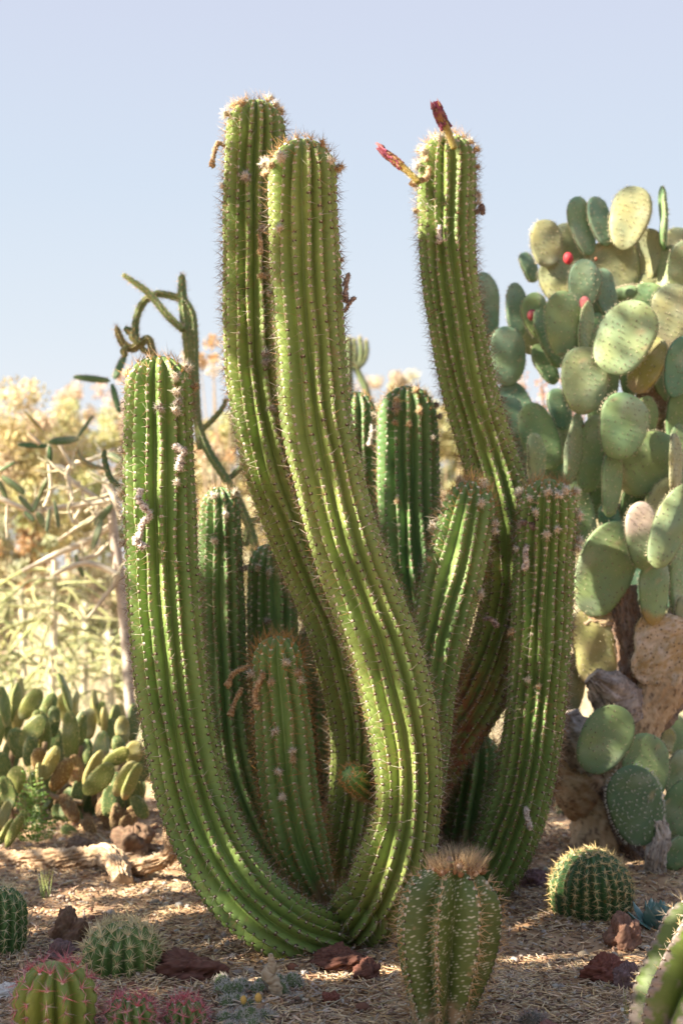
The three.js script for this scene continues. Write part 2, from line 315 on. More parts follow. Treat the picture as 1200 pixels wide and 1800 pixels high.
function withered(mesh, list, w, kind = 'w') {                      // a long shrivelled flower hanging from the rib; list: pixels from its foot to its tip
  const q = nearest(mesh, list[0][0], list[0][1]), d0 = -q.v.z - .014, pts = list.map(([x, y], i) => at(x, y, d0 - (i ? .006 : -.004))), b = new MB(), r = w * d0 / F, sd = R() * 50;
  const dark = kind === 'd' ? [.07, .04, .035] : kind === 'b' ? [.24, .13, .06] : [.20, .14, .11], hair = kind === 'd' ? [.34, .27, .25] : kind === 'b' ? [.58, .43, .27] : [.72, .66, .62];
  const cv = new THREE.CatmullRomCurve3(pts, false, 'centripetal'), n = pts.length * 12, fat = (t) => r * (.55 + .55 * Math.abs(nz(t * 9 + sd, 1, 2)) * 1.8 + (t > .82 ? .35 : 0));
  b.tube(cv.getPoints(n).map((p) => p.addScaledVector(rdir(), r * .22)), Array.from({ length: n + 1 }, (_, i) => fat(i / n)), (t, v) => mix(dark, hair, clamp(.45 + 2.2 * nz(v.x * 300, v.y * 220, v.z * 300), 0, 1)), 10, n * 2, .9, 190);
  for (let k = 0; k < 110 * pts.length; k++) { const t = R(), p = cv.getPointAt(t), e = rdir().addScaledVector(cv.getTangentAt(t), R() < .5 ? -.6 : .6).normalize(); b.cone(p.addScaledVector(e, fat(t) * .7), e, r * rr(.4, 1.3), .0008, vary(hair, .3), vary(hair, .2), 3); }
  b.build('dried_flower', M.wool, mesh);
}

// the great clump
reseed(1);
const clump = thing('columnar_cactus', 'huge clump of ribbed green columnar cactus stems curving up from one base', 'cactus', null, V3(0, 0, 0));
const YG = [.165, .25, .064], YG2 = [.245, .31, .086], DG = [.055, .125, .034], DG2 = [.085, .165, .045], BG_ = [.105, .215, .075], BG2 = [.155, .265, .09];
const stem = (o) => ribbedStem(clump, 'stem', { ...o, pts: path(o.d0, o.d1 ?? o.d0, o.list) });
const sA = stem({ d0: 3.25, d1: 3.3, ribs: 16, phase: .1, color: [.135, .24, .060], color2: [.20, .295, .076], depth: .25, oldTo: .13,
  list: [[612, 1652, 44, 3.40], [560, 1650, 56, 3.22], [495, 1624, 62, 3.17], [432, 1573, 66, 3.17], [383, 1502, 67, 3.19], [341, 1402, 67, 3.21], [318, 1300, 66, 3.22], [302, 1200, 67, 3.23], [292, 1100, 67, 3.24], [285, 1000, 66, 3.25], [281, 900, 66, 3.25], [279, 800, 64, 3.26], [279, 712, 61, 3.26], [279, 626, 58, 3.26]], spines: { len: .034, oldLen: .027, n: 7, oldN: 5 } });
const sB = stem({ d0: 3.5, ribs: 16, phase: .35, color: YG, color2: YG2, depth: .27, young: .1,
  list: [[600, 1600, 40, 3.6], [612, 1500, 50], [628, 1400, 54], [634, 1300, 56], [622, 1210, 57], [596, 1110, 57], [560, 1020, 57], [523, 930, 58], [490, 840, 58], [466, 750, 58], [452, 650, 59], [447, 550, 58], [446, 450, 57], [446, 350, 56], [449, 262, 55], [450, 177, 53]], spines: { len: .036, oldLen: .033, n: 8, oldN: 6 } });
const sC = stem({ d0: 3.2, ribs: 16, phase: .15, color: YG, color2: YG2, depth: .25, young: .1, oldTo: .10, pinch: [[.137, .0045, .020, -.5], [.137, .02, .006]],
  list: [[590, 1655, 42, 3.42], [628, 1618, 60, 3.28], [668, 1568, 68, 3.2], [699, 1500, 68, 3.15], [716, 1425, 60, 3.13], [717, 1350, 62, 3.12], [703, 1250, 67, 3.12], [677, 1150, 66, 3.13], [641, 1050, 66, 3.14], [606, 950, 64, 3.15], [580, 850, 64, 3.16], [558, 750, 66, 3.17], [544, 600, 65, 3.19], [536, 450, 65, 3.2], [532, 340, 63, 3.2], [533, 246, 59, 3.2]], spines: { len: .034, oldLen: .029, n: 8, oldN: 5 } });
const sD = stem({ d0: 3.7, ribs: 16, phase: .2, color: [.15, .245, .064], color2: [.22, .295, .082], depth: .27, young: .1, oldTo: .27, cork: [.27, .11, .055],
  list: [[735, 1420, 36, 3.72], [785, 1310, 50], [838, 1225, 54], [878, 1130, 54], [898, 1030, 54], [893, 935, 53], [874, 850, 52], [849, 770, 51], [826, 690, 51], [807, 600, 51], [794, 520, 51], [786, 440, 52], [785, 350, 53], [786, 290, 52], [787, 236, 47]], spines: { len: .036, oldLen: .034, n: 8, oldN: 6 } });
const sE = stem({ d0: 3.66, d1: 3.5, ribs: 18, phase: 0, color: [.12, .22, .060], color2: [.175, .27, .074], depth: .25, young: .09, oldTo: .08, feltMix: .7,
  list: [[800, 1600, 40, 3.72], [842, 1555, 52, 3.66], [876, 1505, 55], [900, 1445, 57], [917, 1390, 56], [931, 1320, 55], [941, 1240, 55], [948, 1150, 56], [953, 1050, 56], [957, 960, 55], [961, 905, 54], [965, 842, 52]], cap: 1.05, spines: { len: .042, oldLen: .03, crown: 1.1, n: 9, oldN: 6 } });
const sF = stem({ d0: 3.5, ribs: 14, phase: .3, color: [.12, .22, .064], color2: [.175, .27, .078], depth: .25, young: .12, feltMix: .9, oldTo: .2,
  list: [[700, 1560, 30, 3.6], [725, 1470, 36], [742, 1380, 42], [749, 1290, 46], [755, 1210, 48], [768, 1130, 53], [788, 1040, 57], [808, 965, 55], [822, 902, 50], [832, 846, 45]], cap: 1.1, spines: { len: .055, oldLen: .036, crown: .9, n: 9, oldN: 5, out: .9, r: .0007 } });
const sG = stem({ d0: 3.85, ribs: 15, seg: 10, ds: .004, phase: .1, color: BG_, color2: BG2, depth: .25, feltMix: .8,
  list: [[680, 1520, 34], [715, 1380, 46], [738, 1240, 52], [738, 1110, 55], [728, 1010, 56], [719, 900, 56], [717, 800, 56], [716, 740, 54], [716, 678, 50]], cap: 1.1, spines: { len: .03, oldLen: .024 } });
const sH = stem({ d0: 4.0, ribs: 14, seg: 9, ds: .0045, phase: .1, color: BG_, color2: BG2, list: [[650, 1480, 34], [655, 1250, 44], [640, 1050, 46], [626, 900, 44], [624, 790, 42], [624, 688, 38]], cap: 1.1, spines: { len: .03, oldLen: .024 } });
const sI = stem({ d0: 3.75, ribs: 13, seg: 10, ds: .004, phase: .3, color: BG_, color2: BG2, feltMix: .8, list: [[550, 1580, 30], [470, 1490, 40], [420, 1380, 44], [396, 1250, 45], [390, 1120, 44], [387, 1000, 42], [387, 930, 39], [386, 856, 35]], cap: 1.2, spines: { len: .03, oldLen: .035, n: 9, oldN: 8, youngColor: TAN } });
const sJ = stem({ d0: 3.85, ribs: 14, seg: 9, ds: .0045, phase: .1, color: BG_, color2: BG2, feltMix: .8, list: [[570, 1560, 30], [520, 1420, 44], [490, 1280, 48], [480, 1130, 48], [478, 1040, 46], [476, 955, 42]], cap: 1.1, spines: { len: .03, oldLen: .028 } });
const sK = stem({ d0: 3.38, d1: 3.34, ribs: 12, phase: .45, color: [.11, .21, .062], color2: [.16, .26, .076], depth: .25, feltMix: .9, oldTo: .15, feltOld: [.5, .42, .33],
  list: [[578, 1600, 20], [557, 1555, 34], [535, 1500, 47], [517, 1440, 53], [506, 1370, 54], [499, 1290, 53], [493, 1220, 50], [489, 1170, 47], [486, 1118, 42]], cap: .95, felt: .0042, feltDark: 0, spines: { len: .052, oldLen: .043, crown: .75, n: 8, oldN: 5, out: .85, r: .0008 }, spineColors: [[.36, .17, .04], [.30, .16, .07], [.40, .26, .12]] });
const sL = stem({ d0: 3.15, ribs: 10, phase: .2, color: [.10, .21, .075], color2: [.15, .26, .085], depth: .22, spacing: .012, list: [[664, 1392, 20, 3.28], [650, 1384, 26, 3.22], [636, 1374, 27, 3.17], [612, 1360, 22, 3.1]], cap: 1, felt: .0032, feltMix: 1, young: .2, spines: { len: .02, oldLen: .02, n: 8, oldN: 8, crown: .2 }, ds: .002 });
const sM = stem({ d0: 3.6, ribs: 12, phase: .2, color: [.20, .055, .015], color2: [.30, .10, .02], depth: .25, list: [[560, 1600, 30], [585, 1530, 36], [606, 1460, 38], [622, 1390, 36], [630, 1330, 30]], spines: { len: .02, oldLen: .02 }, cork: [.24, .13, .07] });
sM.userData.label = 'dead rust brown stem';
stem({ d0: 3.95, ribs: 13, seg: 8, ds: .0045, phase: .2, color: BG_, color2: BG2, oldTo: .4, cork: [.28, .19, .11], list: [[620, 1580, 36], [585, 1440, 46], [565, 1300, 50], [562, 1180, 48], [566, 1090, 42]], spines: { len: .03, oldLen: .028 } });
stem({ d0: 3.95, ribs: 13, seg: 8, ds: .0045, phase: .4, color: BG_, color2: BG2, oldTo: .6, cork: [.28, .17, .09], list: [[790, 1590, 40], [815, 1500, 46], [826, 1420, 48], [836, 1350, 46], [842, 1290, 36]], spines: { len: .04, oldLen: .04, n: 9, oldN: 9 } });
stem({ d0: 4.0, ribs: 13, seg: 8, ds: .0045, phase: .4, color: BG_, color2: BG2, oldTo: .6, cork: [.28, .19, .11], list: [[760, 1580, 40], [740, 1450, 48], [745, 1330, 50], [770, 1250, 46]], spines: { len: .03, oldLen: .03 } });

reseed(2);
for (const a of [[232, 658, 11, 'b'], [300, 662, 11], [297, 688, 12], [291, 710, 12, 'd'], [313, 717, 12], [302, 704, 11, 'd'], [330, 655, 13], [338, 672, 10, 'b'], [315, 847, 9], [207, 797, 9, 'd'], [205, 870, 11], [206, 958, 10, 'd'], [208, 905, 7], [295, 722, 9]]) tuft(sA, ...a);
withered(sA, [[308, 785], [324, 793], [318, 806], [315, 826]], 6); withered(sA, [[247, 864], [244, 878], [255, 893], [264, 906], [250, 922], [247, 938], [242, 952], [254, 962]], 6.5);
for (const a of [[405, 203, 12], [418, 190, 12, 'b'], [430, 184, 11, 'b'], [470, 180, 10], [487, 186, 11], [495, 194, 10, 'b'], [428, 311, 13, 'd'], [430, 306, 10], [452, 408, 11, 'd'], [456, 480, 10, 'b'], [391, 328, 7], [470, 630, 11, 'd'], [483, 712, 9, 'd'], [470, 640, 9, 'd']]) tuft(sB, ...a);
withered(sB, [[455, 412], [458, 425], [457, 446]], 4, 'b'); withered(sB, [[394, 256], [384, 252], [377, 268], [372, 292]], 4.5, 'b');
for (const a of [[476, 286, 13], [495, 273, 13], [508, 277, 13], [470, 302, 11, 'b'], [486, 292, 9, 'b'], [568, 262, 11, 'b'], [580, 283, 10], [585, 292, 13, 'b'], [594, 300, 10], [504, 402, 10], [603, 462, 7, 'b'], [470, 520, 8, 'd']]) tuft(sC, ...a);
withered(sC, [[604, 500], [612, 484], [607, 512], [609, 530]], 4.5, 'd'); withered(sC, [[606, 548], [616, 530], [622, 524]], 3.5, 'd');
for (const a of [[742, 271, 10, 'b'], [758, 274, 11], [771, 248, 10], [780, 243, 9], [812, 250, 10], [824, 250, 9], [836, 266, 10, 'b'], [744, 288, 11], [733, 336, 9, 'd'], [834, 344, 9], [836, 358, 8], [838, 294, 7, 'b'], [758, 283, 8, 'b'], [734, 376, 7, 'b']]) tuft(sD, ...a);
withered(sD, [[754, 296], [750, 312], [736, 318], [724, 324]], 5.5, 'b'); withered(sD, [[773, 398], [771, 410], [772, 426]], 4); withered(sD, [[838, 374], [847, 362], [848, 374]], 4.5, 'd');
for (const a of [[910, 868, 11], [920, 872, 10], [931, 876, 9], [966, 869, 11], [977, 870, 11], [990, 873, 12], [1004, 869, 11], [946, 903, 9], [983, 932, 10], [967, 942, 11], [1016, 909, 11], [1010, 952, 11], [1016, 964, 11], [906, 1105, 10, 'b'], [907, 962, 8], [918, 920, 7, 'd'], [927, 1200, 8], [946, 1208, 7, 'b']]) tuft(sE, ...a);
withered(sE, [[916, 918], [930, 921], [938, 928]], 5, 'd'); withered(sE, [[925, 960], [922, 976], [925, 990], [920, 1000]], 5); withered(sE, [[924, 1420], [926, 1436], [931, 1456]], 5);
for (const a of [[803, 840, 11], [847, 853, 12], [838, 883, 11], [871, 920, 10], [868, 935, 10], [836, 1040, 11], [752, 918, 11], [762, 988, 7, 'b']]) tuft(sF, ...a);
withered(sF, [[850, 1088], [862, 1088], [872, 1100]], 4.5, 'd');
for (const a of [[700, 706, 10, 'b'], [694, 723, 12, 'd'], [702, 720, 11, 'b'], [703, 745, 8, 'b'], [722, 740, 8, 'b'], [735, 692, 9, 'b'], [743, 722, 9, 'b'], [755, 768, 8], [762, 710, 9, 'd'], [768, 730, 9, 'd'], [692, 888, 7, 'b']]) tuft(sG, ...a);
for (const a of [[652, 752, 11, 'd'], [656, 730, 8]]) tuft(sH, ...a);
withered(sH, [[652, 748], [653, 764], [650, 782]], 4.5);
for (const a of [[375, 870, 10], [409, 874, 11], [401, 910, 9], [375, 945, 9], [418, 1000, 10, 'd']]) tuft(sI, ...a);
for (const a of [[450, 996, 10], [476, 998, 10], [466, 1090, 10, 'd']]) tuft(sJ, ...a);
for (const a of [[505, 1155, 11], [443, 1186, 11], [487, 1206, 10, 'b'], [515, 1195, 10], [528, 1180, 11, 'b'], [490, 1278, 10], [507, 1318, 9], [502, 1350, 10], [497, 1393, 10], [504, 1332, 9, 'b']]) tuft(sK, ...a);
withered(sK, [[437, 1172], [420, 1178], [406, 1190], [400, 1206]], 5, 'b'); withered(sK, [[464, 1184], [453, 1204], [448, 1226], [452, 1244]], 6, 'b'); withered(sK, [[425, 1210], [412, 1236], [406, 1256]], 4.5, 'b');
// two flower buds on the tall stem at the right
function flowerBud(mesh, list, hw, d) {
  const b = new MB(), pts = list.map(([x, y]) => at(x, y, d)), k = d / F, n = pts.length - 1, green = [.22, .20, .035], red = [.13, .018, .012], tipc = [.19, .02, .05];
  b.tube(pts, hw.map((q) => q * k), (t, v) => { const f = fbm(v.x * 260, v.y * 260, v.z * 260); return mix(mix(green, [.40, .20, .05], clamp(t + f, 0, 1)), f > .1 ? red : tipc, smooth(t + .15 * f, .52, .8)); }, 12, 30, .12, 150);
  const cv = new THREE.CatmullRomCurve3(pts, false, 'centripetal');
  for (let q = 0; q < 420; q++) { const t = Math.pow(R(), .8) * .75, p = cv.getPointAt(t), T = cv.getTangentAt(t), e = rdir(); e.addScaledVector(T, -e.dot(T)).normalize(); const rad = lerp(hw[0], hw[n], t) * k * .9; p.addScaledVector(e, rad); e.addScaledVector(T, .8).addScaledVector(rdir(), .4).normalize(); b.cone(p, e, rr(.004, .011), .0005, vary([.55, .42, .2], .3), vary([.6, .5, .3], .3), 3); }
  for (let q = 0; q < 60; q++) { const t = rr(.42, .93), p = cv.getPointAt(t), T = cv.getTangentAt(t), e = rdir(); e.addScaledVector(T, -e.dot(T)).normalize(); const rad = hw[n - 1] * k * .82; p.addScaledVector(e, rad); b.cone(p, T.clone().addScaledVector(e, .05 - .12 * t).normalize(), rr(.014, .03), .0038, vary(R() < .4 ? [.24, .035, .085] : R() < .4 ? [.20, .11, .035] : [.10, .016, .01], .35), vary([.22, .05, .06], .4), 4); }
  b.build('flower_bud', M.bud, mesh);
}
flowerBud(sD, [[798, 262], [790, 238], [780, 218], [771, 200], [764, 180]], [5.5, 5.5, 7.5, 11, 6.5], 3.60);
flowerBud(sD, [[736, 320], [718, 303], [700, 288], [682, 273], [664, 259]], [5.5, 5.5, 7.5, 8, 4], 3.60);

// ───────────────────────── globe and barrel cacti ─────────────────────────
function barrel(name, label, o) {
  const foot = groundAt(o.x, o.d), top = o.top ? at(o.top[0], o.top[1], o.top[2] ?? o.d) : V3(foot.x, EYE - (o.topY - HORIZON) * o.d / F, foot.z), r = o.w * o.d / F / 2;
  const t = thing(name, label, 'cactus', null, foot), pts = [], q = o.profile ?? [[0, .62], [.12, .82], [.3, .97], [.5, 1], [.7, .99], [1, .93]];
  const lean = o.lean ?? V3(0, 0, 0);
  for (const [f, w] of q) { const p = foot.clone().lerp(top, f); p.addScaledVector(lean, f * (1 - f)); p.y -= .012 * (1 - f); pts.push([p.sub(foot), r * w]); }
  const m = ribbedStem(t, 'body', { ...o, pts, side: V3(0, 0, 1) });
  return [t, m, top.clone().sub(foot), r];
}
reseed(3);
const PALE = [.72, .60, .34], STRAW = [.66, .52, .26];
barrel('barrel_cactus', 'green globe cactus with long pale spines cut off by the left edge', { x: 2, d: 3.18, w: 92, topY: 1558, ribs: 15, seg: 8, ds: .0035, depth: .22, round: .9, spacing: .02, cap: 1, color: [.05, .12, .035], color2: [.07, .15, .04], young: .05, felt: .004, spines: { len: .03, oldLen: .026, n: 9, oldN: 8, out: .35, crown: .3, r: .0008, youngColor: PALE, tip: PALE }, spineColors: [PALE, [.6, .55, .4]] });
barrel('barrel_cactus', 'round barrel cactus with a dense crown of straw yellow spines near the log', { x: 216, d: 3.02, w: 140, topY: 1622, ribs: 18, seg: 8, ds: .0035, depth: .2, round: .9, spacing: .021, cap: 1.0, capP: 2.4, color: [.10, .18, .05], color2: [.155, .225, .055], young: .08, felt: .0045, spines: { len: .036, oldLen: .026, n: 20, oldN: 12, out: .45, crown: .9, r: .001, youngColor: PALE, tip: PALE, central: .04, centralColor: PALE }, spineColors: [PALE, STRAW, [.6, .48, .28]] });
const redSp = { len: .040, oldLen: .026, n: 14, oldN: 8, out: .5, crown: .6, r: .0009, youngColor: [.62, .07, .09], tip: [.62, .22, .25] }, redC = [[.60, .20, .24], [.68, .42, .44], [.70, .56, .52], [.42, .12, .11]];
barrel('barrel_cactus', 'largest red spined barrel cactus in the lower left corner', { x: 97, d: 2.62, w: 148, topY: 1692, ribs: 13, seg: 10, ds: .003, depth: .3, round: .85, spacing: .024, cap: 1.0, capP: 2.3, color: [.15, .215, .045], color2: [.22, .26, .05], cork: [.40, .22, .07], oldTo: .42, young: .06, felt: .005, feltNew: [.6, .5, .45], spines: redSp, spineColors: redC });
barrel('barrel_cactus', 'middle red spined barrel cactus, left one of the two small ones', { x: 230, d: 2.64, w: 92, topY: 1748, ribs: 12, seg: 9, ds: .003, depth: .3, round: .85, spacing: .017, cap: 1, color: [.11, .19, .05], color2: [.15, .23, .055], young: .05, felt: .004, feltNew: [.7, .62, .58], spines: { ...redSp, len: .034, oldLen: .028, n: 16, oldN: 14 }, spineColors: redC });
barrel('barrel_cactus', 'smallest red spined barrel cactus beside the grey cactus clump', { x: 326, d: 2.68, w: 78, topY: 1756, ribs: 12, seg: 9, ds: .003, depth: .3, round: .85, spacing: .016, cap: 1, color: [.10, .18, .05], color2: [.14, .22, .055], young: .05, felt: .004, feltNew: [.7, .62, .58], spines: { ...redSp, len: .032, oldLen: .028, n: 16, oldN: 14 }, spineColors: redC });
{ // white flecked star cactus in the foreground
  const tanSp = { len: .036, oldLen: .032, n: 7, oldN: 5, out: .9, crown: .5, r: .0009, youngColor: [.46, .26, .10], tip: [.4, .28, .16], droop: .1 };
  const [t, m, top, r] = barrel('star_cactus', 'plump eight ribbed star cactus with white flecks and a woolly brown crown', { x: 774, d: 2.70, w: 182, top: [802, 1514, 2.72], lean: V3(-.015, 0, 0), deep: 1, ribs: 8, seg: 26, ds: .0024, depth: .46, round: -1.08, phase: .12, spacing: .0135, notch: .0015, cap: .95, capP: 2.0, profile: [[0, .64], [.12, .62], [.26, .76], [.43, .94], [.6, 1.02], [.8, .97], [1, .80]], color: [.05, .085, .018], color2: [.09, .13, .027], flecks: { freq: 1150, cut: .6 }, cork: [.34, .24, .15], oldTo: .22, felt: .0042, feltMix: .5, young: .03, spines: tanSp, spineColors: [TAN, [.56, .42, .26], [.36, .22, .1]], twist: -.9 });
  const b = new MB();
  for (let k = 0; k < 110; k++) { const a = R() * 6.28, q = Math.sqrt(R()) * r * .5, p = V3(top.x + Math.cos(a) * q, top.y + .002 - q * q * 7, top.z + Math.sin(a) * q), s = rr(.004, .009); b.ball(p, s, s, s, vary(R() < .6 ? [.24, .12, .06] : [.46, .34, .26], .3), 4, .5, 200); for (let h = 0; h < 16; h++) { const e = rdir(); e.y = Math.abs(e.y); b.cone(p, e, rr(.008, .022), .0007, vary([.40, .26, .13], .3), [.35, .2, .08], 3); } for (let h = 0; h < 4; h++) { const e = V3(Math.cos(a) * rr(0, 1) + rs(.4), rr(.5, 1.2), Math.sin(a) * rr(0, 1) + rs(.4)).normalize(); b.cone(p, e, rr(.025, .05), .0009, vary([.46, .32, .18], .3), [.42, .3, .18], 3); } }
  b.build('woolly_crown', M.wool, m);
}
{ const [t, m, top, r] = barrel('barrel_cactus', 'dark green round barrel cactus with star spines below the prickly pear', { x: 1037, d: 3.5, w: 150, topY: 1494, ribs: 23, seg: 8, ds: .0035, depth: .14, round: .9, spacing: .018, cap: 1.02, capP: 2.15, color: [.032, .085, .028], color2: [.05, .11, .03], young: .03, felt: .0042, cork: [.28, .12, .03], oldTo: .22, spines: { len: .024, oldLen: .021, n: 12, oldN: 11, out: .28, crown: .5, r: .001, youngColor: STRAW, tip: STRAW, central: .024, centralColor: [.5, .36, .14] }, spineColors: [[.52, .42, .24], [.42, .28, .12], STRAW] }); }
barrel('star_cactus', 'star cactus with corky grey ribs cut off by the right edge', { x: 1165, d: 2.55, w: 200, top: [1285, 1590, 2.6], ribs: 8, seg: 22, ds: .003, depth: .38, round: -1.2, phase: .35, spacing: .017, notch: .003, cap: .8, color: [.075, .125, .022], color2: [.11, .155, .028], cork: [.22, .18, .16], oldTo: .3, crestCork: [.23, .19, .17], felt: .0045, young: .1, spines: { len: .04, oldLen: .016, n: 9, oldN: 3, out: 1, crown: .3, r: .0009, youngColor: [.62, .46, .26], tip: PALE }, spineColors: [TAN, ASH] });
// grey woolly clump with two yellow fruits, and a dead stub standing in it
reseed(4);
{
  const t = thing('pincushion_cactus', 'low clump of small grey spined pincushion cacti around a dead stub', 'cactus', null, groundAt(440, 2.78));
  for (let k = 0; k < 34; k++) {
    const px = 380 + R() * 150, d = 2.66 + R() * .28, p = groundAt(px, d), r = rr(.011, .021), h = r * rr(1, 2);
    const b = new MB(), c = V3(p.x, h * .5, p.z).sub(t.position); b.ball(c, r, h * .7, r, () => vary([.10, .14, .06], .3), 6, .3, 120);
    for (let q = 0; q < 330; q++) { const e = rdir(); if (e.y < -.3) continue; b.cone(c.clone().add(V3(e.x * r * .95, e.y * h * .66, e.z * r * .95)), e.clone().addScaledVector(rdir(), .8).normalize(), rr(.006, .013), .0007, vary([.56, .52, .47], .3), [.5, .46, .42], 3); }
    b.build('head', M.wool, t);
  }
  for (const [px, py, d, w] of [[428, 1758, 2.7, 6], [454, 1754, 2.69, 6.5]]) { const b = new MB(), c = at(px, py, d).sub(t.position), r = w * d / F; b.ball(c, r, r * 1.35, r, (v) => mix([.52, .33, .08], [.34, .30, .12], clamp((c.y - v.y) / r, 0, 1)), 7, .15, 90); b.build('fruit', M.bud, t); }
  const b = new MB(); const s = thing('dead_stub', 'pale knobbly dead cactus stub standing upright in the mulch', 'dead cactus', null, groundAt(475, 2.83));
  b.tube([groundAt(487, 2.83), at(486, 1752, 2.83), at(482, 1728, 2.83), at(472, 1712, 2.83), at(478, 1698, 2.83), at(475, 1676, 2.83)].map((v) => v.sub(s.position)), [.0125, .013, .012, .0155, .010, .004], (q, v) => mix([.50, .42, .31], [.26, .19, .12], clamp(.5 + 1.6 * fbm(v.x * 150, v.y * 300, v.z * 150), 0, 1)), 12, 48, .5, 120);
  b.build('trunk', M.bark, s);
  const g = new MB(), q = thing('tiny_cactus', 'tiny dark spiny cactus at the bottom edge beside the star cactus', 'cactus', null, groundAt(935, 2.68)); g.ball(V3(0, .012, 0), .026, .022, .026, [.05, .045, .03], 7, .3, 80);
  g.build('body', M.skin, q); const gs = new MB(); for (let k = 0; k < 260; k++) { const e = rdir(); e.y = Math.abs(e.y); gs.cone(V3(e.x * .024, .012 + e.y * .02, e.z * .024), e.clone().addScaledVector(rdir(), .6).normalize(), rr(.008, .02), .0007, vary([.24, .20, .18], .4), [.35, .28, .26], 3); } gs.build('spines', M.spine, q, 'stuff');
}

// ───────────────────────── prickly pears ─────────────────────────
function padMesh(parent, o) {                                       // o: cx, cy, w, l in pixels, d metres, tilt, yaw, pitch in degrees
  const k = o.d / F * (o.big ?? 1), W = o.w * k, L = o.l * k, T = (o.t ?? 11) * k, tm = o.tm ?? .6, rows = o.scab > 1 ? 44 : o.rows ?? 20, K = o.scab > 1 ? 60 : o.K ?? 22, b = new MB(), sd = R() * 90, neck = o.neck ?? .22, bend = (o.bend ?? rs(.12)) * L, cup = rs(.25) * T;
  const wid = (t) => o.sq ? Math.pow(Math.max(0, 1 - Math.pow(Math.abs(2 * t - 1), 5)), .4) * lerp(.8, 1, t) * (1 + .1 * nz(t * 7, 3, 8)) : t < tm ? Math.pow(Math.max(0, 1 - Math.pow((tm - t) / tm, 2.1)), .62) * (1 - neck) + neck * Math.sqrt(Math.min(1, t * 16)) : Math.sqrt(Math.max(0, 1 - Math.pow((t - tm) / (1 - tm), 2.15)));
  const thick = (t) => Math.sqrt(Math.max(0, 1 - Math.pow(2 * t - 1, 6))) * lerp(1.25, .85, t), skew = rs(.07) * W;
  const P = (t, a) => { const w = wid(t) * W / 2, c = Math.cos(a), s = Math.sin(a), x = w * c + skew * Math.sin(t * 3.1), e = 1 + .05 * nz(t * 3 + sd, c * 2, s); return V3(x * e, (t - .5) * L, Math.sign(s) * Math.pow(Math.abs(s), .5) * T / 2 * thick(t) * Math.sqrt(Math.min(1, wid(t) * 1.6)) + bend * (t - .3) * (t - .3) + cup * (c * c) * wid(t) + T * .3 * nz(x * 22 + sd, t * 3, 1) + (o.scab > 1 ? T * .16 * nz(x * 70 + sd, t * L * 70, s) + T * .08 * nz(x * 170 + sd, t * L * 170, s) : 0)); };
  const c1 = o.color, c2 = o.color2 ?? [c1[0] * 1.35, c1[1] * 1.08, c1[2] * .8], scab = o.scab ?? 0, cork = o.cork ?? [.36, .26, .17];
  b.grid(rows, K, (r, c) => {
    const t = .5 - .5 * Math.cos(r / rows * Math.PI), v = P(t, -c / K * 6.2832), f = fbm(v.x * 16 + sd, v.y * 16, v.z * 16);
    let col = mix(c1, c2, clamp(.45 + 1.2 * f, 0, 1)); const g = nz(v.x * 60 + sd, v.y * 60, v.z * 60) * .12; col = [col[0] * (1 + g), col[1] * (1 + g), col[2] * (1 + g)];
    const q = (o.scabTop ? smooth(t, .45, .62 + .1 * f) : smooth(t + f * .35, .26, .02)) + (scab > 1 ? 1 : 0);
    col = mix(col, [.33, .38, .30], smooth(fbm(v.x * 11 + sd, v.y * 11, 4), .05, .45) * (o.bloom ?? .45)); const spot = smooth(nz(v.x * 75 + sd, v.y * 75, v.z * 75 + sd) + .35 * nz(v.x * 260, v.y * 260, sd), .58, .72) * (o.clean ? 0 : .7); col = mix(col, [.40, .33, .20], spot);
    return [v, mix(col, vary(cork, .12), clamp(q * scab, 0, 1) * (scab > 1 ? smooth(f + .6 * nz(v.x * 90, v.y * 90, sd) + .3 * nz(v.x * 200, v.y * 200, sd), -.4, .35) : 1))];
  }, true, false);
  const m = b.build('pad', o.scab > 1 ? M.bark : M.pad, parent);
  m.rotation.copy(new THREE.Euler().setFromRotationMatrix(new THREE.Matrix4().makeRotationZ(-(o.tilt ?? 0) * Math.PI / 180).multiply(new THREE.Matrix4().makeRotationX((o.pitch ?? 0) * Math.PI / 180)).multiply(new THREE.Matrix4().makeRotationY((o.yaw ?? 0) * Math.PI / 180))));
  m.position.copy(at(o.cx, o.cy, o.d)).sub(parent.position);
  // areoles: felt dots with short bristles, in a quincunx over both faces and along the rim
  const fe = new MB(), st = (o.dots ?? .0195), dotc = o.dotColor ?? (o.scab > 1 ? [.10, .06, .04] : [.055, .055, .035]), br = o.bristle ?? [.62, .55, .40], bl = o.bl ?? .011, nb = o.nb ?? 3;
  const put = (p, n) => { const s = (o.dot ?? .0023) * rr(.5, 1.4); fe.dome(p, n, s, s * .6, vary(dotc, .3), 5); for (let q = 0; q < nb; q++) fe.cone(p, n.clone().addScaledVector(rdir(), .7).normalize(), bl * rr(.4, 1.1), .0006, vary(br, .2), vary(br, .2), 3); };
  for (let j = 0, y = st * .6; y < L - st * .4; y += st * .8, j++) {
    const t = y / L, w = wid(t) * W / 2;
    for (let x = -w + (j % 2) * st / 2 + st * .2; x < w - st * .15; x += st) for (const sg of [1, -1]) {
      if (sg < 0 && !o.back) continue;
      if (R() < .16) continue; const xx = x + rs(st * .34), a = Math.acos(clamp(xx / w, -.97, .97)) * sg, p = P(t, a), n = P(clamp(t + .02, 0, 1), a).sub(p).cross(P(t, a - .05 * sg).sub(p)).normalize(); if (n.z * sg < 0) n.negate();
      put(p, n);
    }
  }
  for (let q = 0; q < 60; q++) { const t = clamp(q / 60 + rs(.01), .1, .995), s = q % 2 ? 0 : Math.PI, p = P(t, s); put(p, V3(s ? -1 : 1, (t - tm) * 1.6, rs(.3)).normalize()); }
  fe.build('areoles', M.spine, m, 'stuff');
  return m;
}
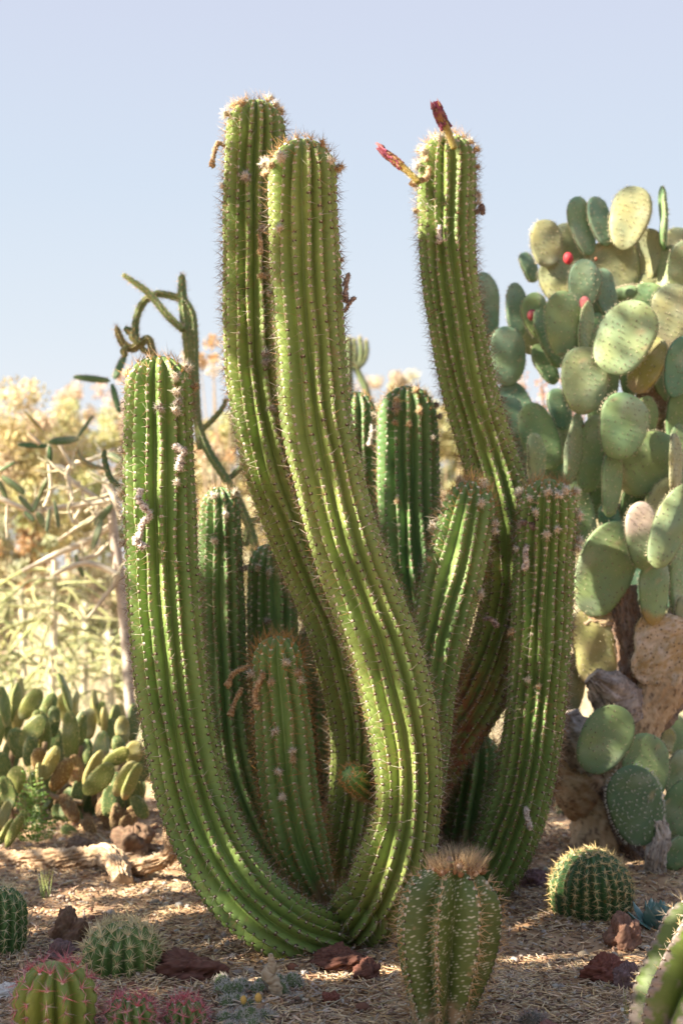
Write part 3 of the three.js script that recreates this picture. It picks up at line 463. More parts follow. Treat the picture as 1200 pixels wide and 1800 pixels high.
function woody(parent, list, d, name, c1, c2, lump = .35, sides = 14) {  // a corky limb; list: [px, py, hw, depth]
  const b = new MB(), big = sides >= 14, sd = R() * 60, cv = new THREE.CatmullRomCurve3(list.map((q) => at(q[0], q[1], q[3] ?? d).sub(parent.position)), false, 'centripetal'), n = list.length * (big ? 26 : 9), fr = frames(cv, n), S = big ? 60 : sides, len = cv.getLength();
  b.grid(n, S, (r, c) => {
    const f = fr[r], x = r / n * (list.length - 1), k = Math.min(list.length - 2, Math.floor(x)), rad = lerp(list[k][2], list[k + 1][2], smooth(x - k, 0, 1)) * d / F, th = -c / S * 6.2832, o = V3().addScaledVector(f.N, Math.cos(th)).addScaledVector(f.B, Math.sin(th)), v = f.P.clone().addScaledVector(o, rad);
    if (big) { const a = r / n * len, ct = Math.cos(th), sn = Math.sin(th); v.addScaledVector(o, rad * lump * (.8 * nz(v.x * 8, v.y * 8, v.z * 8) + .3 * nz(ct * 2.2 + sd, sn * 2.2, a * 9)) + .010 * (1 - 2 * Math.abs(nz(ct * 4 + sd, sn * 4, a * 16))) + .006 * nz(ct * 9, sn * 9 + sd, a * 42) + .004 * nz(ct * 24, sn * 24 + sd, a * 110)); } else v.addScaledVector(o, rad * lump * fbm(v.x * 34, v.y * 34, v.z * 34));
    const g = fbm(v.x * 30, v.y * 30, v.z * 30), h = nz(v.x * 160, v.y * 120, v.z * 160); let col = mix(c1, c2, clamp(.5 + 1.5 * g + .6 * h, 0, 1));
    if (big) { const q = nz(Math.cos(th) * 7 + sd, Math.sin(th) * 7, r / n * len * 30) + .6 * nz(v.x * 130, v.y * 110, v.z * 130 + 5); col = mix(col, [c1[0] * .3, c1[1] * .26, c1[2] * .26], smooth(q, .25, .6) * .85); }
    return [v, col];
  }, true, true);
  return b.build(name, M.bark, parent);
}
reseed(5);
const bigPear = thing('prickly_pear', 'large tree like prickly pear with broad green pads and corky trunk at the right', 'cactus', null, groundAt(1090, 4.25));
{
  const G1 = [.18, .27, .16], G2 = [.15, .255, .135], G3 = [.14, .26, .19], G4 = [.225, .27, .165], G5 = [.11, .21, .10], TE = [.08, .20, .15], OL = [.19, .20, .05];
  const pads = [ // cx, cy, w, l, d, tilt, yaw, color, extras
    [957, 428, 50, 78, 4.42, -4, 8, G4], [1001, 436, 62, 84, 4.52, -20, 18, G4], [1021, 398, 46, 96, 4.45, -18, 25, G3], [1056, 389, 42, 84, 4.45, -15, 25, G3], [1105, 383, 66, 106, 4.42, 14, -8, G4], [1134, 456, 54, 98, 4.5, 14, -22, G4],
    [1167, 383, 46, 108, 4.45, 1, 78, G5, { t: 12 }], [1171, 476, 52, 82, 4.45, 3, -62, G1], [1190, 432, 54, 58, 4.6, 5, 10, G4], [1203, 470, 62, 84, 4.3, 6, 0, G1], [1078, 470, 92, 92, 4.48, -14, 5, G4, { tm: .55 }], [977, 494, 58, 72, 4.45, -8, 5, G4],
    [1023, 499, 52, 78, 4.32, 4, 5, G3], [1066, 518, 38, 90, 4.36, -12, 20, G3], [1099, 514, 22, 40, 4.4, 80, 10, G2], [1139, 530, 62, 58, 4.45, 10, 5, G2], [1150, 508, 62, 52, 4.5, 14, 10, G4], [1178, 556, 74, 112, 4.28, 14, 5, G4, { scab: .5 }],
    [852, 542, 46, 114, 4.5, -5, 12, G3], [905, 548, 35, 90, 4.45, -3, 15, G3], [944, 555, 44, 76, 4.42, -14, 12, G2], [933, 588, 52, 66, 4.55, 4, 20, G4], [890, 626, 56, 100, 4.4, -4, 8, G3], [964, 595, 50, 104, 4.36, -20, 45, G5],
    [992, 570, 57, 110, 4.22, -4, 8, G2], [1027, 577, 50, 92, 4.24, 8, 62, G1], [1048, 585, 40, 66, 4.35, 5, 20, G5], [1100, 594, 88, 122, 4.14, 28, -8, G1, { tm: .56 }], [1134, 642, 58, 100, 4.22, 22, -40, OL, { scab: .7 }], [1190, 645, 56, 100, 4.2, 8, 18, TE],
    [1024, 669, 82, 106, 4.18, 2, 6, G1, { tm: .66 }], [1060, 694, 50, 104, 4.3, 12, 18, G2], [908, 708, 54, 76, 4.42, -30, 15, G3], [895, 736, 44, 80, 4.36, -8, 12, G3], [948, 768, 60, 116, 4.3, -22, 8, G2, { scab: .3 }], [944, 806, 50, 84, 4.18, 2, 48, G1],
    [986, 778, 50, 70, 4.42, 4, 30, G4], [1009, 790, 56, 116, 4.22, 12, 56, G1], [1038, 798, 50, 122, 4.26, 6, 16, G2], [1092, 748, 76, 114, 4.12, 10, 4, G2], [1127, 748, 48, 100, 4.25, 10, 18, G2], [1152, 715, 66, 84, 4.3, 8, 10, [.13, .12, .06], { scab: 1.4, cork: [.18, .12, .08] }],
    [1191, 735, 52, 94, 4.25, 5, 14, G5], [1072, 850, 38, 114, 4.14, 4, 25, G2], [1138, 816, 94, 112, 4.2, 62, 5, G2, { scab: .7, tm: .56 }], [1186, 812, 48, 92, 4.12, 3, 58, G4, { scab: .4 }],
    [1022, 915, 48, 134, 4.3, -10, 14, G2], [1060, 1000, 92, 160, 4.16, 16, 5, G2, { tm: .55 }], [1128, 942, 54, 112, 4.08, -4, 6, G2, { scab: 1, scabTop: 1, cork: [.48, .40, .35] }], [1160, 905, 56, 124, 4.16, 18, 12, G4], [1180, 925, 58, 146, 4.04, 24, -14, G1],
    [1118, 1005, 56, 118, 4.32, -16, 14, TE], [1154, 1040, 54, 112, 4.12, 4, 12, G2, { scab: .6, cork: [.45, .22, .05] }], [1190, 1015, 46, 126, 4.2, 4, 50, G5], [1198, 1080, 28, 58, 4.15, 8, 20, G4],
    [1003, 1205, 48, 104, 4.22, 6, 12, G4], [1063, 1300, 80, 116, 3.98, 32, 4, G2, { tm: .6 }], [1133, 1350, 78, 112, 4.0, -6, 8, G2], [1115, 1416, 84, 130, 3.88, -14, 4, [.07, .15, .085], { bristle: [.72, .72, .66], bl: .014, nb: 7, dots: .017 }], [1192, 1436, 64, 120, 3.98, 16, 8, G5],
    [1188, 1500, 44, 60, 3.95, 30, 15, G5], [1184, 1292, 46, 66, 4.7, -6, 10, G2], [1168, 1302, 26, 44, 4.65, 4, 25, OL],
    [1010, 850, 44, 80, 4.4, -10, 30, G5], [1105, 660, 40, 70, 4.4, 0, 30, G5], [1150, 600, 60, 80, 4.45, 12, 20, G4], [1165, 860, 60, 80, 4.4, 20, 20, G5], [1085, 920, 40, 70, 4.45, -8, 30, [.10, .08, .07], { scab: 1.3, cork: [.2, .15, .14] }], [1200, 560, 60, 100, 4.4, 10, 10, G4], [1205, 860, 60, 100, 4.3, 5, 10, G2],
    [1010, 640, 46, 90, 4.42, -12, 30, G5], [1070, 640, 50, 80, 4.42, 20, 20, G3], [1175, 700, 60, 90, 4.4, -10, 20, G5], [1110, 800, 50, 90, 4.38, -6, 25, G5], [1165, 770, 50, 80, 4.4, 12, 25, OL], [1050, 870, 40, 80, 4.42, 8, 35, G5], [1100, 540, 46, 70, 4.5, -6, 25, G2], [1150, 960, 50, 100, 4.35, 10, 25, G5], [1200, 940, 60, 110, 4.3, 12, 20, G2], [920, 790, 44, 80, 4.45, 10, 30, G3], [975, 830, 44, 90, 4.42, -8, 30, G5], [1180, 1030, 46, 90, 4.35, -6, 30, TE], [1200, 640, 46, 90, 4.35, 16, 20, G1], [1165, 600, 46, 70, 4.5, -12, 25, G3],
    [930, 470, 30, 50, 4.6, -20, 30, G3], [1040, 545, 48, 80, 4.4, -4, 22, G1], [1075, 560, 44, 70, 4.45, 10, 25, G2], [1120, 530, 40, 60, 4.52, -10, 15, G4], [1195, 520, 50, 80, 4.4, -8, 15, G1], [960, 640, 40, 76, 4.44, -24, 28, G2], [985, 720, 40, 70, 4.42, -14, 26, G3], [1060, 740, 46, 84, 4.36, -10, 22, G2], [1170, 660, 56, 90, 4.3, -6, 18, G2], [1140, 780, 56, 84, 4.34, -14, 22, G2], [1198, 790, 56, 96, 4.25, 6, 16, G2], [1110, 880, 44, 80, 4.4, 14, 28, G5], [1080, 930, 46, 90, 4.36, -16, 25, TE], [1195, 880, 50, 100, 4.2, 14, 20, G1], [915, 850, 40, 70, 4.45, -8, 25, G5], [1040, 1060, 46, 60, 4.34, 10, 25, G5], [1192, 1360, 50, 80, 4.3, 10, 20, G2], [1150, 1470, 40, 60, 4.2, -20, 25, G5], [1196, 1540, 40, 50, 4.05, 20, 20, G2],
  ];
  for (const [cx, cy, w, l, d, tilt, yaw, color, ex] of pads) padMesh(bigPear, { cx: cx + rs(2), cy, w: w * (1.08 + rs(.05)), l: l * (1.06 + rs(.05)), d, tilt, yaw, pitch: rs(9), color: vary(color, .12), big: 1.03, ...ex, tm: (ex?.tm ?? .6) + rs(.05), neck: rr(.16, .32) });
  const TANT = [.54, .41, .28], TANB = [.46, .32, .19], TANL = [.62, .48, .33], GREYB = [.20, .165, .15], GREYL = [.40, .35, .33], RED = [.20, .12, .08];
  woody(bigPear, [[1075, 1560, 62, 4.25], [1068, 1510, 52, 4.22], [1050, 1450, 44, 4.22], [1048, 1390, 40], [1070, 1330, 38], [1105, 1270, 36], [1130, 1210, 34], [1140, 1140, 40], [1150, 1080, 30]], 4.25, 'trunk', TANB, TANL, .5, 20);
  woody(bigPear, [[1165, 1195, 40, 4.2], [1142, 1236, 32, 4.18], [1116, 1284, 28, 4.17], [1090, 1345, 32, 4.16], [1068, 1420, 40, 4.14], [1062, 1490, 48, 4.12], [1072, 1555, 60, 4.14]], 4.16, 'trunk', [.40, .28, .17], TANT, .35, 20);
  woody(bigPear, [[1110, 1290, 34], [1150, 1235, 38], [1185, 1180, 40], [1220, 1130, 40]], 4.26, 'limb', GREYB, [.3, .22, .18]);
  woody(bigPear, [[1052, 1420, 36, 4.2], [1020, 1385, 40, 4.15], [985, 1360, 34, 4.15], [940, 1345, 24, 4.2]], 4.2, 'limb', [.34, .20, .11], [.50, .37, .25], .6);
  woody(bigPear, [[1030, 1345, 34, 4.15], [1008, 1300, 34, 4.12], [990, 1255, 22, 4.12]], 4.15, 'limb', GREYB, GREYL, .5);
  woody(bigPear, [[1105, 1270, 38, 4.2], [1080, 1232, 40, 4.15], [1055, 1205, 30, 4.12], [1038, 1188, 14, 4.12]], 4.15, 'limb', GREYB, GREYL, .5);
  padMesh(bigPear, { sq: 1, cx: 1048, cy: 1138, w: 84, l: 140, d: 4.2, tilt: -6, yaw: 6, pitch: 0, t: 22, color: [.23, .25, .085], color2: [.36, .31, .15], scab: 1, cork: [.56, .43, .28], bend: .02, tm: .62, neck: .5 });
  padMesh(bigPear, { cx: 1046, cy: 1084, w: 66, l: 34, d: 4.2, tilt: 4, yaw: 4, pitch: 10, t: 24, color: [.32, .25, .16], scab: 1.35, cork: [.42, .33, .25], bend: .02, tm: .5, neck: .5 });
  woody(bigPear, [[1100, 1230, 14], [1102, 1160, 14], [1098, 1090, 20], [1092, 1030, 22]], 4.2, 'limb', RED, GREYB, .5);
  padMesh(bigPear, { sq: 1, cx: 1162, cy: 1144, w: 106, l: 134, d: 4.14, tilt: 10, yaw: -6, pitch: 4, t: 26, color: [.40, .28, .14], color2: [.50, .39, .24], scab: 1.35, cork: [.58, .49, .41], bend: .02, tm: .52, neck: .7, dots: .013, dot: .0026 });
  padMesh(bigPear, { sq: 1, cx: 1200, cy: 1100, w: 76, l: 80, d: 4.24, tilt: 24, yaw: 10, pitch: 4, t: 30, color: [.3, .22, .14], scab: 1.35, cork: [.50, .40, .33], bend: .02, tm: .55, neck: .5 });
  woody(bigPear, [[1150, 1540, 12, 3.95], [1152, 1505, 13, 3.9], [1158, 1470, 14, 3.9], [1150, 1440, 10, 3.9]], 3.92, 'limb', [.36, .32, .29], [.55, .50, .46], .5);
  woody(bigPear, [[1135, 1545, 12, 4.05], [1110, 1500, 14], [1090, 1440, 16], [1080, 1380, 16]], 4.05, 'limb', [.10, .06, .045], GREYB, .5);
  for (const [px, py, r, d, c] of [[998, 454, 9, 4.36, [.42, .02, .035]], [934, 554, 8.5, 4.36, [.16, .012, .02]], [1027, 532, 9.5, 4.26, [.42, .08, .10]], [1047, 455, 3, 4.4, [.2, .05, .03]]]) { const b = new MB(), k = r * d / F, c0 = at(px, py, d).sub(bigPear.position); b.ball(c0, k, k * 1.2, k, (v) => mix(c, [c[0] * 1.3, c[1] * 2.5, c[2] * 2], clamp(.5 + fbm(v.x * 90, v.y * 90, v.z * 90), 0, 1)), 9, .08, 60); b.build('fruit', M.bud, bigPear); }
}
reseed(6);
function pearPatch(label, base, list) {
  const t = thing('prickly_pear', label, 'cactus', null, base);
  for (const [cx, cy, w, l, d, tilt, yaw, c, ex] of list) padMesh(t, { neck: .12, cx, cy, w: w * .86, l: l * 1.12, d, tilt, yaw, pitch: rs(12), color: c, t: 9, rows: 14, K: 16, dots: .0095, dot: .0017, nb: 1, bl: .003, dotColor: [.55, .46, .2], bristle: [.6, .5, .25], tm: .55, ...ex });
  return t;
}
{
  const a = [.125, .19, .06], b = [.16, .21, .06], c = [.25, .26, .10], e = [.085, .15, .055], br = [.20, .13, .05];
  const P1 = [[9, 1242, 30, 66, 4.75, -6, 55, a], [26, 1236, 28, 66, 4.85, 6, 72, a], [36, 1225, 26, 60, 5, 2, 70, c], [54, 1238, 38, 56, 4.75, 32, 12, b], [32, 1266, 26, 34, 4.85, 10, 20, c], [86, 1244, 32, 48, 4.85, 18, 14, a], [95, 1268, 28, 52, 4.78, 4, 20, e], [112, 1246, 26, 48, 5, -12, 25, c], [58, 1285, 42, 60, 4.65, 36, 8, a], [73, 1284, 38, 70, 4.72, -8, 12, a], [52, 1321, 30, 48, 4.58, 8, 12, e], [31, 1306, 38, 50, 4.65, -10, 10, e], [123, 1295, 34, 86, 4.6, 2, 8, a], [139, 1290, 28, 76, 4.7, 10, 20, a], [116, 1218, 26, 68, 4.95, -14, 78, a], [132, 1240, 26, 46, 5, 8, 70, c], [158, 1273, 30, 52, 4.85, 6, 20, c], [169, 1245, 24, 60, 4.95, -15, 70, c], [178, 1250, 20, 32, 4.95, 4, 20, a],
    [188, 1275, 28, 62, 4.85, -6, 68, c], [87, 1342, 30, 60, 4.5, 25, 20, c], [67, 1332, 30, 34, 4.55, 10, 20, br], [70, 1365, 24, 46, 4.48, 0, 70, c], [108, 1362, 36, 60, 4.52, 30, 20, br], [134, 1350, 30, 44, 4.55, -15, 40, br, { scab: 1.3, cork: [.34, .18, .1] }], [30, 1372, 38, 46, 4.5, 5, 10, b], [13, 1393, 32, 54, 4.45, -18, 14, a], [58, 1376, 24, 40, 4.55, 8, 14, e], [67, 1398, 30, 30, 4.48, 30, 12, a], [136, 1394, 24, 40, 4.55, 4, 14, e], [26, 1460, 22, 60, 4.2, 25, 20, b], [11, 1462, 20, 46, 4.22, 30, 25, b], [43, 1438, 18, 26, 4.3, -10, 20, b], [155, 1322, 24, 42, 4.7, -4, 15, e], [4, 1440, 24, 60, 4.3, 20, 20, c], [20, 1330, 36, 56, 4.8, 4, 20, e], [100, 1310, 36, 60, 4.85, -10, 20, e], [70, 1255, 30, 50, 5.05, -8, 20, a], [150, 1330, 30, 56, 4.85, 8, 25, e], [-8, 1290, 36, 60, 4.8, 6, 15, a], [15, 1280, 34, 60, 4.9, -14, 25, e], [5, 1350, 34, 54, 4.6, -6, 15, e], [45, 1400, 30, 40, 4.6, 10, 15, e], [90, 1385, 30, 44, 4.65, -12, 15, e], [112, 1398, 26, 38, 4.65, 8, 20, e]];
  const P2 = [[203, 1262, 26, 44, 4.9, 5, 50, a], [214, 1260, 24, 44, 4.95, -4, 60, c], [217, 1284, 30, 48, 4.75, -2, 16, c], [176, 1324, 34, 72, 4.6, 6, 10, a], [204, 1331, 32, 48, 4.45, 58, 10, b], [237, 1323, 36, 38, 4.5, 10, 15, c], [220, 1369, 40, 66, 4.42, 30, 25, c, { scab: .4 }], [231, 1373, 34, 64, 4.4, 22, 50, b, { scab: .6, cork: [.5, .24, .05] }], [173, 1369, 44, 64, 4.42, 42, 12, b], [165, 1352, 32, 66, 4.5, 22, 40, c], [191, 1408, 32, 50, 4.5, 6, 12, e], [208, 1390, 30, 60, 4.55, -10, 20, e], [238, 1400, 34, 60, 4.55, 10, 20, e], [196, 1290, 26, 50, 4.85, 0, 20, a], [234, 1270, 30, 60, 5, 4, 30, e], [212, 1320, 30, 50, 4.7, -14, 25, e], [250, 1345, 34, 60, 4.7, 8, 25, e], [186, 1352, 30, 50, 4.62, -6, 20, e]];
  for (let k = 0; k < 52; k++) { const x = rs(130) + 118, lowd = rr(4.45, 4.9), dead = R() < .45; (x < 165 ? P1 : P2).push([x, 1000 + EYE * F / lowd - rr(8, 70), rr(24, 36), rr(38, 58), lowd, rs(38), rs(50), dead ? [.15, .10, .055] : R() < .5 ? e : a, dead ? { scab: 1.3, cork: [.22, .14, .08] } : {}]); }
  const pa = pearPatch('low prickly pear thicket with many small dotted pads at the left edge', groundAt(60, 4.6), P1), pb = pearPatch('low prickly pear with pale yellow sunlit pads beside the left cactus stem', groundAt(200, 4.55), P2);
  const root = (t, list, d) => woody(t, list, d, 'limb', [.16, .10, .06], [.30, .22, .14], .3, 8);
  for (const [x, y] of [[20, 1400], [75, 1395], [120, 1400], [140, 1400]]) root(pa, [[x + 8, 1460, 7], [x, y + 20, 6], [x - 4, y - 30, 5], [x + 5, y - 90, 5]], 4.7);
  for (const [x, y] of [[180, 1400], [215, 1400], [235, 1410]]) root(pb, [[x + 6, 1465, 7], [x, y + 20, 6], [x - 4, y - 30, 5], [x + 3, y - 80, 5]], 4.6);
  root(pa, [[75, 1390, 5], [100, 1402, 5], [145, 1412, 5]], 4.5);
}

// ───────────────────────── thin branching cacti behind ─────────────────────────
reseed(7);
function rope(parent, name, list, d, ribs, c1, c2, spines = true) {    // a slender ribbed stem
  return ribbedStem(parent, name, { pts: list.map(([x, y, hw, dd]) => [at(x, y, dd ?? d).sub(parent.position), hw * (dd ?? d) / F]), ribs, seg: 6, ds: .004, depth: .34, spacing: .021, notch: .0045, color: c1, color2: c2, felt: .0024, wild: .06, spines: { n: 5, oldN: 5, len: .02, oldLen: .018, r: .0007 }, cork: [.25, .2, .12], spineColors: [ASH, TAN] });
}
{
  const t = thing('snake_cactus', 'slender green snake cactus stems arching up behind the left column', 'cactus', null, groundAt(400, 4.5)), c1 = [.09, .16, .06], c2 = [.19, .23, .08];
  rope(t, 'stem', [[505, 1440, 10], [470, 1100, 10], [440, 930, 9.5], [400, 847, 9], [366, 792, 9], [347, 742, 8.5], [336, 660, 9], [326, 570, 9.5], [321, 520, 9], [320, 482, 7]], 4.5, 6, c1, c2);
  rope(t, 'stem', [[352, 790, 7], [346, 720, 8], [343, 650, 8], [342, 590, 8], [337, 550, 8], [322, 528, 8], [300, 520, 7.5], [275, 517, 7], [254, 530, 7], [241, 556, 7], [239, 590, 7], [250, 612, 6.5], [262, 622, 5]], 4.5, 6, c1, c2);
  rope(t, 'stem', [[322, 580, 7], [296, 556, 7.5], [262, 516, 7], [240, 499, 6], [215, 482, 4.5]], 4.47, 6, c1, c2);
  rope(t, 'stem', [[275, 640, 7], [268, 615, 7.5], [261, 596, 8], [246, 604, 9], [232, 613, 8.5], [217, 604, 8], [209, 588, 7], [205, 574, 5]], 4.4, 6, [.13, .15, .05], [.22, .18, .07]);
  rope(t, 'stem', [[236, 590, 5], [227, 582, 8], [219, 575, 5]], 4.4, 6, c1, c2);
  rope(t, 'stem', [[246, 604, 5], [238, 598, 7], [232, 590, 6.5], [234, 580, 4.5]], 4.38, 5, [.15, .17, .06], [.24, .2, .08]);
  rope(t, 'stem', [[222, 608, 5], [218, 618, 7], [222, 628, 5]], 4.38, 5, [.15, .17, .06], [.24, .2, .08]);
  rope(t, 'stem', [[350, 760, 5], [372, 740, 5.5], [392, 716, 5], [398, 700, 4]], 4.5, 6, c1, c2);
  rope(t, 'stem', [[398, 846, 5], [420, 826, 6], [446, 806, 5.5], [458, 798, 4]], 4.52, 6, c1, c2);
  rope(t, 'stem', [[212, 856, 4], [196, 842, 6], [188, 822, 6], [184, 804, 5.5], [184, 790, 4]], 4.4, 5, [.06, .12, .045], c1);
  rope(t, 'stem', [[430, 960, 8], [442, 920, 8], [470, 905, 8], [455, 890, 7], [462, 870, 5]], 4.5, 6, c1, c2);
  rope(t, 'stem', [[186, 824, 3], [160, 818, 5], [143, 806, 5], [135, 790, 4]], 4.5, 5, [.22, .24, .12], [.3, .3, .16]);
}
{ // pale branched bush with narrow leaf like pads
  const t = thing('branching_cactus', 'pale branching shrub cactus with narrow flat green pads at the far left', 'cactus', null, groundAt(222, 5.2));
  const W1 = [.52, .45, .36], W2 = [.66, .60, .48], PU = [.36, .31, .28];
  woody(t, [[236, 1424, 10], [230, 1300, 10], [226, 1180, 9.5], [216, 1060, 10], [205, 970, 10], [196, 905, 9], [184, 842, 6]], 5.2, 'trunk', PU, [.60, .52, .44], .35, 10);
  const limbs = [[[196, 880, 6], [152, 886, 6], [100, 893, 6], [60, 899, 6.5], [12, 881, 7], [-30, 860, 6]], [[190, 890, 6], [163, 872, 6], [119, 836, 6.5], [126, 818, 6], [163, 807, 5], [202, 789, 5]], [[130, 824, 4], [118, 805, 4], [103, 780, 3.5]], [[184, 842, 7], [200, 870, 8], [212, 910, 7]], [[188, 850, 5], [168, 905, 5.5], [134, 928, 5.5], [103, 950, 4]], [[190, 860, 4.5], [165, 890, 4.5], [150, 900, 4]], [[200, 920, 6], [160, 948, 7], [100, 974, 7], [40, 1004, 6]], [[205, 1010, 6], [192, 1002, 6.5], [150, 990, 6.5], [97, 1008, 5]], [[210, 1010, 5], [196, 1034, 5], [155, 1086, 4]], [[77, 894, 3.5], [89, 862, 4], [87, 822, 4], [86, 782, 4.5]], [[130, 900, 3], [125, 860, 3.5], [118, 838, 4]], [[138, 925, 3.5], [122, 870, 4], [120, 840, 4]], [[128, 920, 3], [146, 880, 3.5], [140, 845, 3]], [[185, 960, 4], [170, 975, 5], [130, 985, 5]], [[14, 880, 3], [12, 920, 3], [13, 945, 2.5]], [[115, 826, 6], [104, 822, 8], [92, 820, 8]]];
  for (const l of limbs) woody(t, l.map((q, i) => [q[0], q[1], q[2] * lerp(.95, .6, i / (l.length - 1))]), 5.2 + rs(.1), 'limb', W1, W2, .3, 8);
  for (let k = 0; k < 34; k++) { const l = limbs[Math.floor(R() * limbs.length)], j = Math.floor(R() * (l.length - 1)), q = l[j], a = -1.57 + rs(1.5), len = rr(25, 70), m = [q[0] + Math.cos(a) * len * .5 + rs(6), q[1] + Math.sin(a) * len * .5 + rs(6)]; woody(t, [[q[0], q[1], 2.4], [m[0], m[1], 2.1], [m[0] + Math.cos(a + rs(.8)) * len * .5, m[1] + Math.sin(a + rs(.8)) * len * .5, 1.3]], 5.2 + rs(.15), 'twig', [.36, .36, .2], W2, .3, 6); }
  const lf = [.055, .135, .055], lg = [.12, .19, .10];
  const leaves = [[59, 783, 10, 56, -90 + 3, lf], [113, 774, 13, 54, 82, lf], [87, 800, 9, 34, 2, lf], [162, 666, 11, 68, -83, lf], [211, 645, 13, 50, 22, lf], [204, 700, 10, 60, -16, lf], [24, 853, 12, 52, -52, lg], [6, 862, 9, 40, -20, lg], [46, 886, 9, 40, -40, lg], [52, 908, 9, 26, -48, lg], [73, 914, 12, 32, -25, lg], [64, 885, 9, 34, 20, lg], [76, 858, 8, 40, 26, lg], [170, 940, 12, 56, 18, lg], [182, 905, 12, 50, 42, lg], [205, 805, 14, 36, -62, lg], [60, 742, 5, 60, -42, [.3, .26, .08]], [14, 820, 5, 34, 62, lf], [150, 750, 5, 50, 32, lg], [85, 915, 7, 44, 4, lg], [100, 905, 7, 50, -10, lg], [140, 995, 8, 44, -20, lg], [60, 772, 6, 30, -50, W2]];
  for (const [cx, cy, w, l, tilt, c] of leaves) padMesh(t, { cx, cy, w, l, tilt, d: 5.1 + rs(.08), yaw: rs(20), pitch: rs(15), color: c, t: 4, rows: 10, K: 10, tm: .5, dots: .03, neck: .3 });
}
{ // far columnar cactus seen right of the tall stems
  const t = thing('candelabra_cactus', 'distant small candelabra cactus right of the tall front stem', 'cactus', null, groundAt(620, 7)), c1 = [.10, .17, .07], c2 = [.17, .22, .10];
  for (const l of [[[616, 1310, 12], [614, 900, 11], [612, 700, 10], [612, 640, 9], [612, 592, 6]], [[618, 650, 6], [622, 636, 6], [623, 612, 5.5], [622, 594, 4]], [[620, 648, 6], [632, 634, 6], [634, 612, 5.5], [632, 592, 4]], [[622, 650, 6], [638, 636, 5.5], [644, 618, 5], [643, 598, 4]], [[624, 644, 6], [632, 660, 6.5], [642, 682, 7], [650, 710, 6], [652, 760, 6]]]) rope(t, 'stem', l, 7, 6, c1, c2);
}
for (const [k, x, top, w] of [[0, 984, 1428, 20], [1, 1003, 1440, 16], [2, 1018, 1452, 14], [3, 968, 1450, 16], [4, 1030, 1462, 12]]) {
  const d = 5.0 + k * .06, t = thing('young_column', ['tallest of the small dark columnar cacti far behind the trunk', 'second tallest small columnar cactus behind the prickly pear trunk', 'short dark cactus column close to the prickly pear trunk', 'small columnar cactus just right of the right ribbed stem', 'shortest columnar cactus hidden by the prickly pear trunk'][k], 'cactus', 'small columnar cacti far behind', groundAt(x, d));
  ribbedStem(t, 'body', { pts: [[V3(0, -.01, 0), w * .4 * d / F], [V3(0, .05, 0), w * .5 * d / F], [at(x, top, d).sub(t.position), w * .42 * d / F]], ribs: 9, seg: 5, ds: .006, color: [.05, .09, .06], color2: [.09, .13, .08], spines: { len: .02, oldLen: .015 } });
}

// ───────────────────────── wood, rocks, small plants ─────────────────────────
reseed(8);
{
  const c1 = [.38, .25, .15], c2 = [.60, .45, .31];
  const lg = thing('log', 'pale weathered log lying across the ground at the left', 'log', null, groundAt(100, 4.1));
  woody(lg, [[-60, 1518, 11, 4.15], [20, 1513, 12.5, 4.13], [90, 1510, 11, 4.11], [150, 1506, 12.5, 4.1], [188, 1506, 13, 4.06], [209, 1521, 15, 3.98], [214, 1545, 16, 3.9], [215, 1552, 14, 3.88]], 4.1, 'bark', c1, c2, .4, 20);
  const r = thing('root', 'pale dry root beside the foot of the left cactus stem', 'root', null, groundAt(270, 3.95));
  woody(r, [[228, 1530, 5, 3.98], [262, 1520, 9, 3.95], [292, 1508, 10, 3.92], [306, 1490, 10, 3.9], [296, 1470, 8, 3.9], [300, 1452, 6, 3.92]], 3.95, 'bark', c1, c2, .5, 16);
}
function rock(px, d, w, h, c, label, sink = .25, group) {
  const p = groundAt(px, d), k = d / F, o = V3(R() * 20, R() * 20, R() * 20), b = new MB(), rx = w * k / 2, ry = h * k / 2 * (1 + sink), rz = rx * rr(.7, 1), sd = R() * 40;
  b.grid(36, 54, (r, q) => {
    const a = r / 36 * Math.PI, e = -q / 54 * 6.2832, n = V3(Math.sin(a) * Math.cos(e), -Math.cos(a), Math.sin(a) * Math.sin(e));
    const rid = (k, g) => 1 - 2 * Math.abs(nz(n.x * k + sd, n.y * k + g, n.z * k)), f = .86 + .5 * nz(n.x * 1.3 + sd, n.y * 1.3, n.z * 1.3) + .22 * rid(2.1, 3) + .10 * rid(4.7, 7) + .09 * nz(n.x * 11 + sd, n.y * 11, n.z * 11) + .07 * nz(n.x * 24 + sd, n.y * 24, n.z * 24) + rs(.022), g = nz(n.x * 9, n.y * 9, n.z * 9 + sd) + .6 * nz(n.x * 26, n.y * 26, n.z * 26), v = V3(n.x * rx * f, n.y * ry * f, n.z * rz * f);
    return [v, vary(mix(c, [c[0] * 1.7 + .015, c[1] * 2 + .01, c[2] * 2 + .01], clamp(.3 + .8 * g, 0, 1)), .2)];
  });
  const m = b.build(numbered('rock'), M.rock); m.position.set(p.x, ry * (1 - 2 * sink), p.z); tag(m, label, 'rock', group);
}
const LAVA = [.11, .042, .030], REDR = [.14, .045, .032], BRN = [.17, .095, .065], PUR = [.13, .075, .075];
